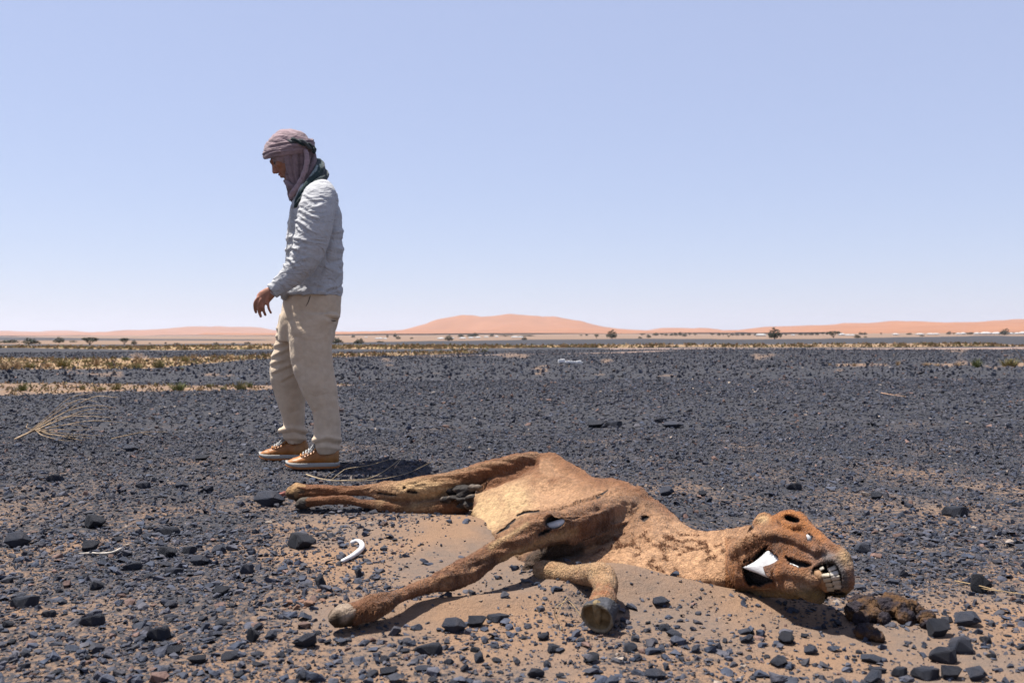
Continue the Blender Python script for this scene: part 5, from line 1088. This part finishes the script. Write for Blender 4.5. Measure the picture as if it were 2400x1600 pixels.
# sleeve: position along the arm and the tight cross folds on its front
ap = np.array([(752, 450), (745, 485), (738, 530), (728, 575), (712, 612), (690, 638), (668, 659), (637, 683)], float); al = np.concatenate([[0], np.cumsum(np.linalg.norm(np.diff(ap, axis=0), axis=1))])
best = np.full(len(V), 1e9); sa = np.zeros(len(V)); sd2 = np.zeros(len(V))
for i in range(len(ap) - 1):
    d = ap[i + 1] - ap[i]; L = np.linalg.norm(d); t = np.clip(((u - ap[i, 0]) * d[0] + (v - ap[i, 1]) * d[1]) / L**2, 0, 1); q0 = u - ap[i, 0] - t * d[0]; q1 = v - ap[i, 1] - t * d[1]; dd = np.hypot(q0, q1)
    k = dd < best; best[k] = dd[k]; sa[k] = al[i] + t[k] * L; sd2[k] = ((d[0] * q1 - d[1] * q0) / L)[k]
frontness = sstep(-38, 22, sd2)        # towards the inner bend of the arm
wv = fbm(np.stack([sa / 55, sd2 / 60, V[:, 1] * 6], -1), 31, 2)
shp = lambda x: 2 * (.5 + .5 * np.sin(x)) ** 2.2 - .7
ridge = (shp(sa / 2.3 + 6 * wv + sd2 * .04) * .6 + shp(sa / 4.1 + 5 * wv - sd2 * .05) * .55) * (.35 + .9 * sstep(-.5, .5, fbm(np.stack([sa / 30, sd2 / 14, V[:, 1] * 9], -1), 37, 2)))
amp = np.interp(sa, [0, 30, 90, 140, 185, 215, 245, 275], [.0025, .0045, .0050, .0058, .0075, .0060, .0040, .0015])
fold = slv * (amp * frontness * ridge + .003 * fbm(V * 22, 33, 2) * (1 - .5 * frontness))
bodyf = ~slv
drape = fbm(np.stack([u / 34, v / 11, V[:, 1] * 4], -1), 35, 3)
fold = fold + bodyf * (.0038 * drape * sstep(430, 470, v) + .004 * fbm(np.stack([u / 22, v / 30, V[:, 1] * 7], -1), 36, 2) * sstep(690, 660, u - 20))
for pts, d, wd in (([(785, 505), (778, 545), (764, 588), (742, 632), (716, 664)], -.016, 7), ([(765, 545), (803, 542)], .006, 5), ([(765, 560), (803, 563)], -.007, 4), ([(735, 600), (780, 580), (803, 585)], .006, 6), ([(740, 618), (800, 610)], -.006, 5), ([(720, 655), (760, 628), (800, 640)], .007, 6), ([(770, 682), (795, 675)], -.010, 3.5), ([(765, 676), (796, 668)], .007, 4), ([(690, 690), (720, 668), (735, 650)], .007, 5), ([(700, 676), (728, 684)], -.006, 4), ([(672, 560), (690, 555)], .007, 5), ([(670, 585), (692, 578)], .007, 5), ([(668, 600), (686, 596)], -.006, 4),
                   ([(668, 630), (684, 622)], .006, 5), ([(795, 480), (780, 510), (775, 540)], -.008, 6), ([(680, 500), (676, 560)], .004, 5), ([(748, 432), (775, 440), (788, 455)], .003, 3)): fold = fold + d * np.exp(-(line_d(u, v, pts) / wd) ** 2) * bodyf
hem = sstep(662, 672, v) * bodyf; fold = fold + hem * .004 * np.sin(u / 7 + 3 * drape)
V = V + N * fold[:, None]
cc = np.tile(np.array([.345, .345, .350]), (len(V), 1)) * (1 + .05 * fbm(V * np.array([30, 30, 90]), 5, 2) + .04 * fbm(V * np.array([90, 90, 20]), 6, 2))[:, None]
sh_o = part('shirt', mesh('shirt', V, Fl, True, cc), M['linen'], man); sh_o['label'] = 'crumpled pale grey linen shirt hanging over the belt line'
seam('cuff', [(626.5, 676, 4.508), (632, 682, 4.492), (639, 689, 4.488), (646, 695, 4.495)], .0022, (.36, .35, .35), sh_o, 'linen')
seam('shoulder_seam', [(735, 441, 4.62), (748, 433, 4.60), (764, 436, 4.605), (778, 450, 4.615), (788, 470, 4.64)], .0018, (.36, .355, .35), sh_o, 'linen')
seam('placket', [(684, 480, 4.66), (679, 520, 4.655), (674, 560, 4.66), (669, 620, 4.665), (664, 680, 4.67)], .003, (.40, .39, .385), sh_o, 'linen')

# --- headscarf: dome, wrapped band, hanging side cloth, rolled edge and dark end
MV, TL = np.array([.215, .152, .160]), np.array([.011, .022, .023])
def cloth(name, V, Fl, col, parent=man, folds=0.0, seed=0, lab=None, vary=.12):
    cc = np.tile(col, (len(V), 1)) * (1 + vary * fbm(V * 30, seed, 3) - .22 * (fbm(np.stack([V[:, 0] * 8, V[:, 1] * 8, V[:, 2] * 70], -1), seed + 5, 2) > .25))[:, None]
    o = part(name, mesh(name, V, Fl, True, cc), M['scarf'], parent)
    if lab: o['label'] = lab
    return o
th = np.linspace(0, 2 * np.pi, 96, endpoint=False); ph = np.linspace(.03, np.pi - .5, 40)
c0 = Q(680, 350, 4.78); L = np.stack([np.sin(ph)[:, None] * np.cos(th), np.sin(ph)[:, None] * np.sin(th), np.cos(ph)[:, None] + 0 * th], -1) * np.array([.118, .104, .106])
Vd = (c0 + L).reshape(-1, 3); Vd, Fd = loft(Vd.reshape(40, 96, 3)); nd = vnormals(Vd, Fd)
du, dv = proj(Vd); Vd = Vd + nd * (.005 * fbm(np.stack([du / 26 + dv / 30, dv / 9 - du / 34, Vd[:, 1] * 6], -1), 41, 3))[:, None]
turban = cloth('headscarf', Vd, Fd, MV * 1.12, lab='mauve headscarf wound round the head')
def band(cx, cy, ax, dep, tilt, hh, th0, wave, seed, n=150, m=48):
    """a wound layer: ring round the head with lengthwise folds"""
    a = np.linspace(0, 2 * np.pi, n, endpoint=False); b = np.linspace(0, 2 * np.pi, m, endpoint=False); P_ = []
    for t in a:
        cpx, cpy = cx - ax * math.cos(t), cy + tilt * math.cos(t); out = np.array([-math.cos(t) * .9, -math.sin(t), 0]); Zc = 4.78 - dep * math.sin(t)
        ctr = Q(cpx, cpy, Zc); h = (hh[0] * (1 + math.cos(t)) / 2 + hh[1] * (1 - math.cos(t)) / 2) * Zc / F
        fo = 1 + wave * (2 * np.abs(np.sin(b * 3.5 + 1.6 * math.sin(t * 2 + seed) + .8 * t)) ** .7 - 1.2) + .5 * wave * np.sin(b * 13 + 3 * math.sin(t * 3 + seed))
        P_.append(ctr + (np.cos(b) * th0 * fo)[:, None] * out + (np.sin(b) * h)[:, None] * np.array([.12, 0, 1.]))
    V = np.array(P_).reshape(-1, 3); i = np.arange(n)[:, None]; j = np.arange(m)[None]; i2, j2 = (i + 1) % n, (j + 1) % m
    return V, [np.stack([i * m + j, i2 * m + j, i2 * m + j2, i * m + j2], -1).reshape(-1, 4)]
Vb, Fb = band(678, 347, 52, .096, 5, (21, 14), .018, .24, 0); cloth('wrap', Vb, Fb, MV, turban, seed=2)
Vb, Fb = band(676, 351, 53, .098, 10, (13, 8), .017, .26, 2); cloth('wrap', Vb, Fb, MV * .95, turban, seed=3)
Vb, Fb = band(683, 334, 47, .090, -3, (9, 12), .016, .22, 4); cloth('wrap', Vb, Fb, MV * 1.05, turban, seed=4)
# side cloth
n, m = 46, 120; rws = cr([(344, 632, 735, .100, 80), (365, 634, 736, .097, 78), (385, 640, 737, .093, 75), (405, 650, 737, .088, 68), (422, 661, 735, .082, 58), (434, 669, 736, .080, 40), (450, 674, 740, .084, 16), (472, 681, 748, .092, 10)], n)
Pg = []
for py, xf, xb, hdp, op in rws:
    t = np.linspace(R(op), 2 * np.pi - R(op), m); Rr = 1 + (.055 * np.sin(t * 15 + 2.0 * np.sin(py / 38 + t)) + .030 * np.sin(t * 31 + py / 17)) * np.interp(py, [345, 375], [.3, 1])
    l, r_ = Q(xf, py, 4.78), Q(xb, py, 4.78); cx = (l[0] + r_[0]) / 2; a_ = (r_[0] - l[0]) / 2
    Pg.append(np.stack([cx - a_ * np.cos(t) * Rr, 4.78 - hdp * np.sin(t) * Rr, np.full(m, l[2])], -1))
Pg = np.array(Pg); Vi = Pg.reshape(-1, 3); cen = Pg.mean(1, keepdims=True); Vin = (cen + (Pg - cen) * .94).reshape(-1, 3)
g1 = grid_faces(n, m); off = len(Vi); rim = []
for k in range(n - 1): rim += [(k * m, (k + 1) * m, off + (k + 1) * m, off + k * m), (k * m + m - 1, off + k * m + m - 1, off + (k + 1) * m + m - 1, (k + 1) * m + m - 1)]
cloth('side_cloth', np.vstack([Vi, Vin]), [g1, g1[:, ::-1] + off, np.array(rim)], MV * .82, turban, seed=5)
def roll(name, pts, r, col, parent, seed, twist=.18, m=18):
    w_ = np.array([Q(*p) for p in pts]); Vr, Fr = round_tube(w_, r, m, n=len(pts) * 8); nr = vnormals(Vr, Fr); ru, rv = proj(Vr)
    Vr = Vr + nr * (.0035 * fbm(np.stack([ru / 7, rv / 22, Vr[:, 1] * 25], -1), seed, 3))[:, None]; return cloth(name, Vr, Fr, col, parent, seed=seed)
roll('rolled_edge', [(715, 350, 4.70), (719, 366, 4.682), (719, 386, 4.676), (713, 408, 4.672), (702, 432, 4.668), (690, 450, 4.668), (682, 460, 4.675)], [.010, .012, .013, .015, .017, .018, .012], MV * 1.12, turban, 11)
roll('rolled_edge', [(737, 362, 4.80), (735, 378, 4.74), (728, 398, 4.70), (716, 424, 4.685), (702, 446, 4.68)], [.010, .013, .014, .013, .010], MV * .75, turban, 12)
roll('rolled_edge', [(668, 425, 4.72), (680, 436, 4.69), (690, 446, 4.69), (684, 452, 4.70)], [.010, .016, .016, .012], MV * .8, turban, 13)
sc_o = roll('scarf_end', [(738, 378, 4.86), (749, 384, 4.80), (748, 398, 4.715), (738, 416, 4.672), (722, 436, 4.650), (706, 458, 4.650), (694, 476, 4.662)], [.020, .024, .028, .027, .024, .020, .012], TL * 1.5, man, 14); sc_o['label'] = 'dark green end of the headscarf round the neck'
roll('fold', [(752, 396, 4.86), (762, 406, 4.79), (761, 414, 4.72), (746, 424, 4.652), (724, 448, 4.628), (704, 470, 4.634), (692, 484, 4.655)], [.016, .018, .018, .016, .015, .014, .010], TL, sc_o, 15)
roll('fold', [(738, 388, 4.75), (744, 392, 4.70), (736, 406, 4.662), (720, 424, 4.648)], [.006, .009, .010, .006], np.array([.16, .20, .20]), sc_o, 16)
roll('fold', [(752, 400, 4.90), (735, 420, 4.92), (710, 450, 4.90), (694, 476, 4.80)], [.02, .022, .02, .012], TL, sc_o, 17)
# the green twist knotted into the band
for k in range(2):
    base = np.array([Q(*p) for p in [(678, 331, 4.685), (690, 330, 4.672), (706, 333, 4.672), (720, 339, 4.684), (730, 346, 4.705), (736, 354, 4.735)]]); t = np.linspace(0, 1, 40); b_ = cr(base, 40); a_ = t * 11 + k * math.pi
    Vt, Ft = round_tube(b_ + np.stack([0 * t, np.cos(a_) * .006, np.sin(a_) * .008], -1), .0085, 10); cloth('twist', Vt, Ft, TL if k == 0 else TL * 1.3 + MV * .15, turban, seed=20 + k)
Vt, Ft = ball(Q(736, 351, 4.735), [.012, .016, .022]); cloth('knot', Vt + vnormals(Vt, Ft) * (.004 * fbm(Vt * 60, 3, 2))[:, None], Ft, TL * .8, turban)
Vt, Ft = round_tube([Q(657, 329, 4.70), Q(662, 326, 4.695), Q(666, 331, 4.69)], [.004, .007, .004], 8, n=8); cloth('knot', Vt, Ft, TL, turban)

# --- shoes
def shoe(toe_px, heel_px, foot_py, Z, yaw, label):
    a, b = Q(toe_px, foot_py, Z), Q(heel_px, foot_py, Z); Lg = abs(b[0] - a[0]) / math.cos(yaw); org = np.array([(a[0] + b[0]) / 2, Z, a[2]])
    d = np.array([-math.cos(yaw), math.sin(yaw), 0]); s = np.array([-d[1], d[0], 0])
    def W(t, y, z): return org + d * (t - .5) * Lg + s * y + np.array([0, 0, z])
    ts = np.array([0, .012, .05, .12, .22, .35, .5, .64, .76, .86, .93, .98, 1.0]); hw = np.array([.006, .022, .032, .036, .036, .035, .040, .046, .047, .043, .034, .018, .005])
    spring = np.array([.004, .002, 0, 0, 0, 0, 0, 0, .001, .004, .008, .012, .014])
    def sole(z0, z1, gx):
        outl = [(t, w_ * gx) for t, w_ in zip(ts, hw)] + [(t, -w_ * gx) for t, w_ in zip(ts[::-1], hw[::-1])]; sp = np.concatenate([spring, spring[::-1]])
        rs = [[W(.5 + (t - .5) * k, y * k, z + p * (1 if z < .03 else .6)) for (t, y), p in zip(outl, sp)] for z, k in ((z0, .96), (z0 + .002, 1), (z1 - .002, 1.0), (z1, .97))]
        return loft(np.array(rs))
    o = empty('shoe', tuple(np.array(org) - np.array(man.location))); o.parent = man; o['label'] = label
    def pt(name, g, col, mt, par=None): return part(name, mesh(name, g[0], g[1], True, np.tile(np.array(col), (len(g[0]), 1)) if np.ndim(col) == 1 else col), M[mt], par or o)
    pt('outsole', sole(.0, .012, 1.03), (.24, .09, .028), 'rubber'); ms = pt('midsole', sole(.0115, .031, 1.04), (.27, .26, .24), 'rubber')
    top = np.interp(ts, [0, .05, .2, .34, .42, .55, .68, .78, .88, .96, 1], [.085, .112, .108, .112, .108, .086, .068, .060, .052, .040, .030]); q = np.linspace(0, np.pi, 17); rs = []
    t2 = np.linspace(.015, .985, 46); h2 = np.interp(t2, ts, top); w2 = np.interp(t2, ts, hw) * .97
    for t, h, w_ in zip(t2, h2, w2):
        nar = np.interp(t, [0, .2, .4, .6, 1], [.78, .74, .70, .85, 1]); zz = .030 + (h - .030) * np.sin(q) ** .62; yy = w_ * np.cos(q) * (1 - (1 - nar) * np.sin(q) ** 1.5)
        rs.append(np.vstack([[W(t, y, z) for y, z in zip(yy, zz)], [W(t, -w_ * .9, .028), W(t, w_ * .9, .028)]]))
    g = loft(np.array(rs)); Vv, Ff = g; nn = vnormals(Vv, Ff); tt = ((Vv - org) @ d) / Lg + .5; zz = Vv[:, 2] - org[2]
    g = (Vv + nn * (.0012 * fbm(Vv * 50, 9, 2) + .0015 * (np.exp(-((tt - .74 - (zz - .05) * 1.5) / .012) ** 2)) - .001 * np.exp(-((tt - .36 + (zz - .06) * .8) / .01) ** 2))[:, None], Ff)
    col = np.tile(np.array([.25, .088, .014]), (len(Vv), 1)); dk = sstep(.30, .22, tt)[:, None]; col = col * (1 - dk) + np.array([.26, .115, .03]) * dk; tp = (sstep(.74, .76, tt) * sstep(.060, .045, zz))[:, None]; col = col * (1 - tp) + np.array([.30, .12, .03]) * tp
    pt('upper', g, col * (1 + .15 * fbm(Vv * 35, 10, 2))[:, None], 'leather')
    def ring(t, z, w_, r0=.004): return round_tube([W(t, -w_, z - .014), W(t + .01, -w_ * .5, z + .001), W(t + .01, 0, z + .005), W(t + .01, w_ * .5, z + .001), W(t, w_, z - .014)], r0, 8, n=14)
    lc = (.32, .315, .30)
    for t, z, w_ in ((.46, .108, .026), (.51, .101, .027), (.56, .093, .028), (.61, .085, .028), (.66, .077, .027)): pt('lace', ring(t, z, w_), lc, 'linen')
    for sg in (-1, 1):
        pt('lace', round_tube([W(.45, 0, .118), W(.47, .018 * sg, .122), W(.52, .034 * sg, .104), W(.55, .040 * sg, .086), W(.50, .036 * sg, .094), W(.45, .006 * sg, .116)], .0032, 8, n=24), lc, 'linen')
        pt('lace', round_tube([W(.45, 0, .118), W(.50, .022 * sg, .108), W(.58, .038 * sg, .078)], .0028, 8, n=12), lc, 'linen')
    pt('eyestay', round_tube([W(.42, .026, .104), W(.52, .030, .088), (W(.62, .034, .074)), W(.70, .028, .068), W(.72, 0, .073), W(.70, -.028, .068), W(.62, -.034, .074), W(.52, -.030, .088), W(.42, -.026, .104)], .0035, 8, n=40), (.36, .15, .035), 'leather')
    return o
shoe(671, 795, 1097, 4.632, R(-6), 'tan leather sneaker with white sole, the nearer one')
shoe(606, 724, 1077, 4.955, R(5), 'tan leather sneaker with white sole, the farther one')
# ------------------------------------------------------------------ the dusty air
hb = bmesh.new(); bmesh.ops.create_cube(hb, size=1.0)
for v in hb.verts: v.co = (v.co.x * 13000, v.co.y * 9500 + 4650, (v.co.z + .5) * 166 - 6)
hm = bpy.data.meshes.new('haze'); hb.to_mesh(hm); hb.free()
hmat = bpy.data.materials.new('haze_air'); hmat.use_nodes = True; n = hmat.node_tree.nodes; n.clear()
out = n.new('ShaderNodeOutputMaterial'); vp = n.new('ShaderNodeVolumePrincipled')
vp.inputs['Color'].default_value = (.82, .82, .90, 1); vp.inputs['Density'].default_value = 0.00010; vp.inputs['Anisotropy'].default_value = .25
hmat.node_tree.links.new(vp.outputs[0], out.inputs['Volume'])
tag(obj('haze', hm, hmat), 'thin pale dust haze in the desert air', kind='stuff')
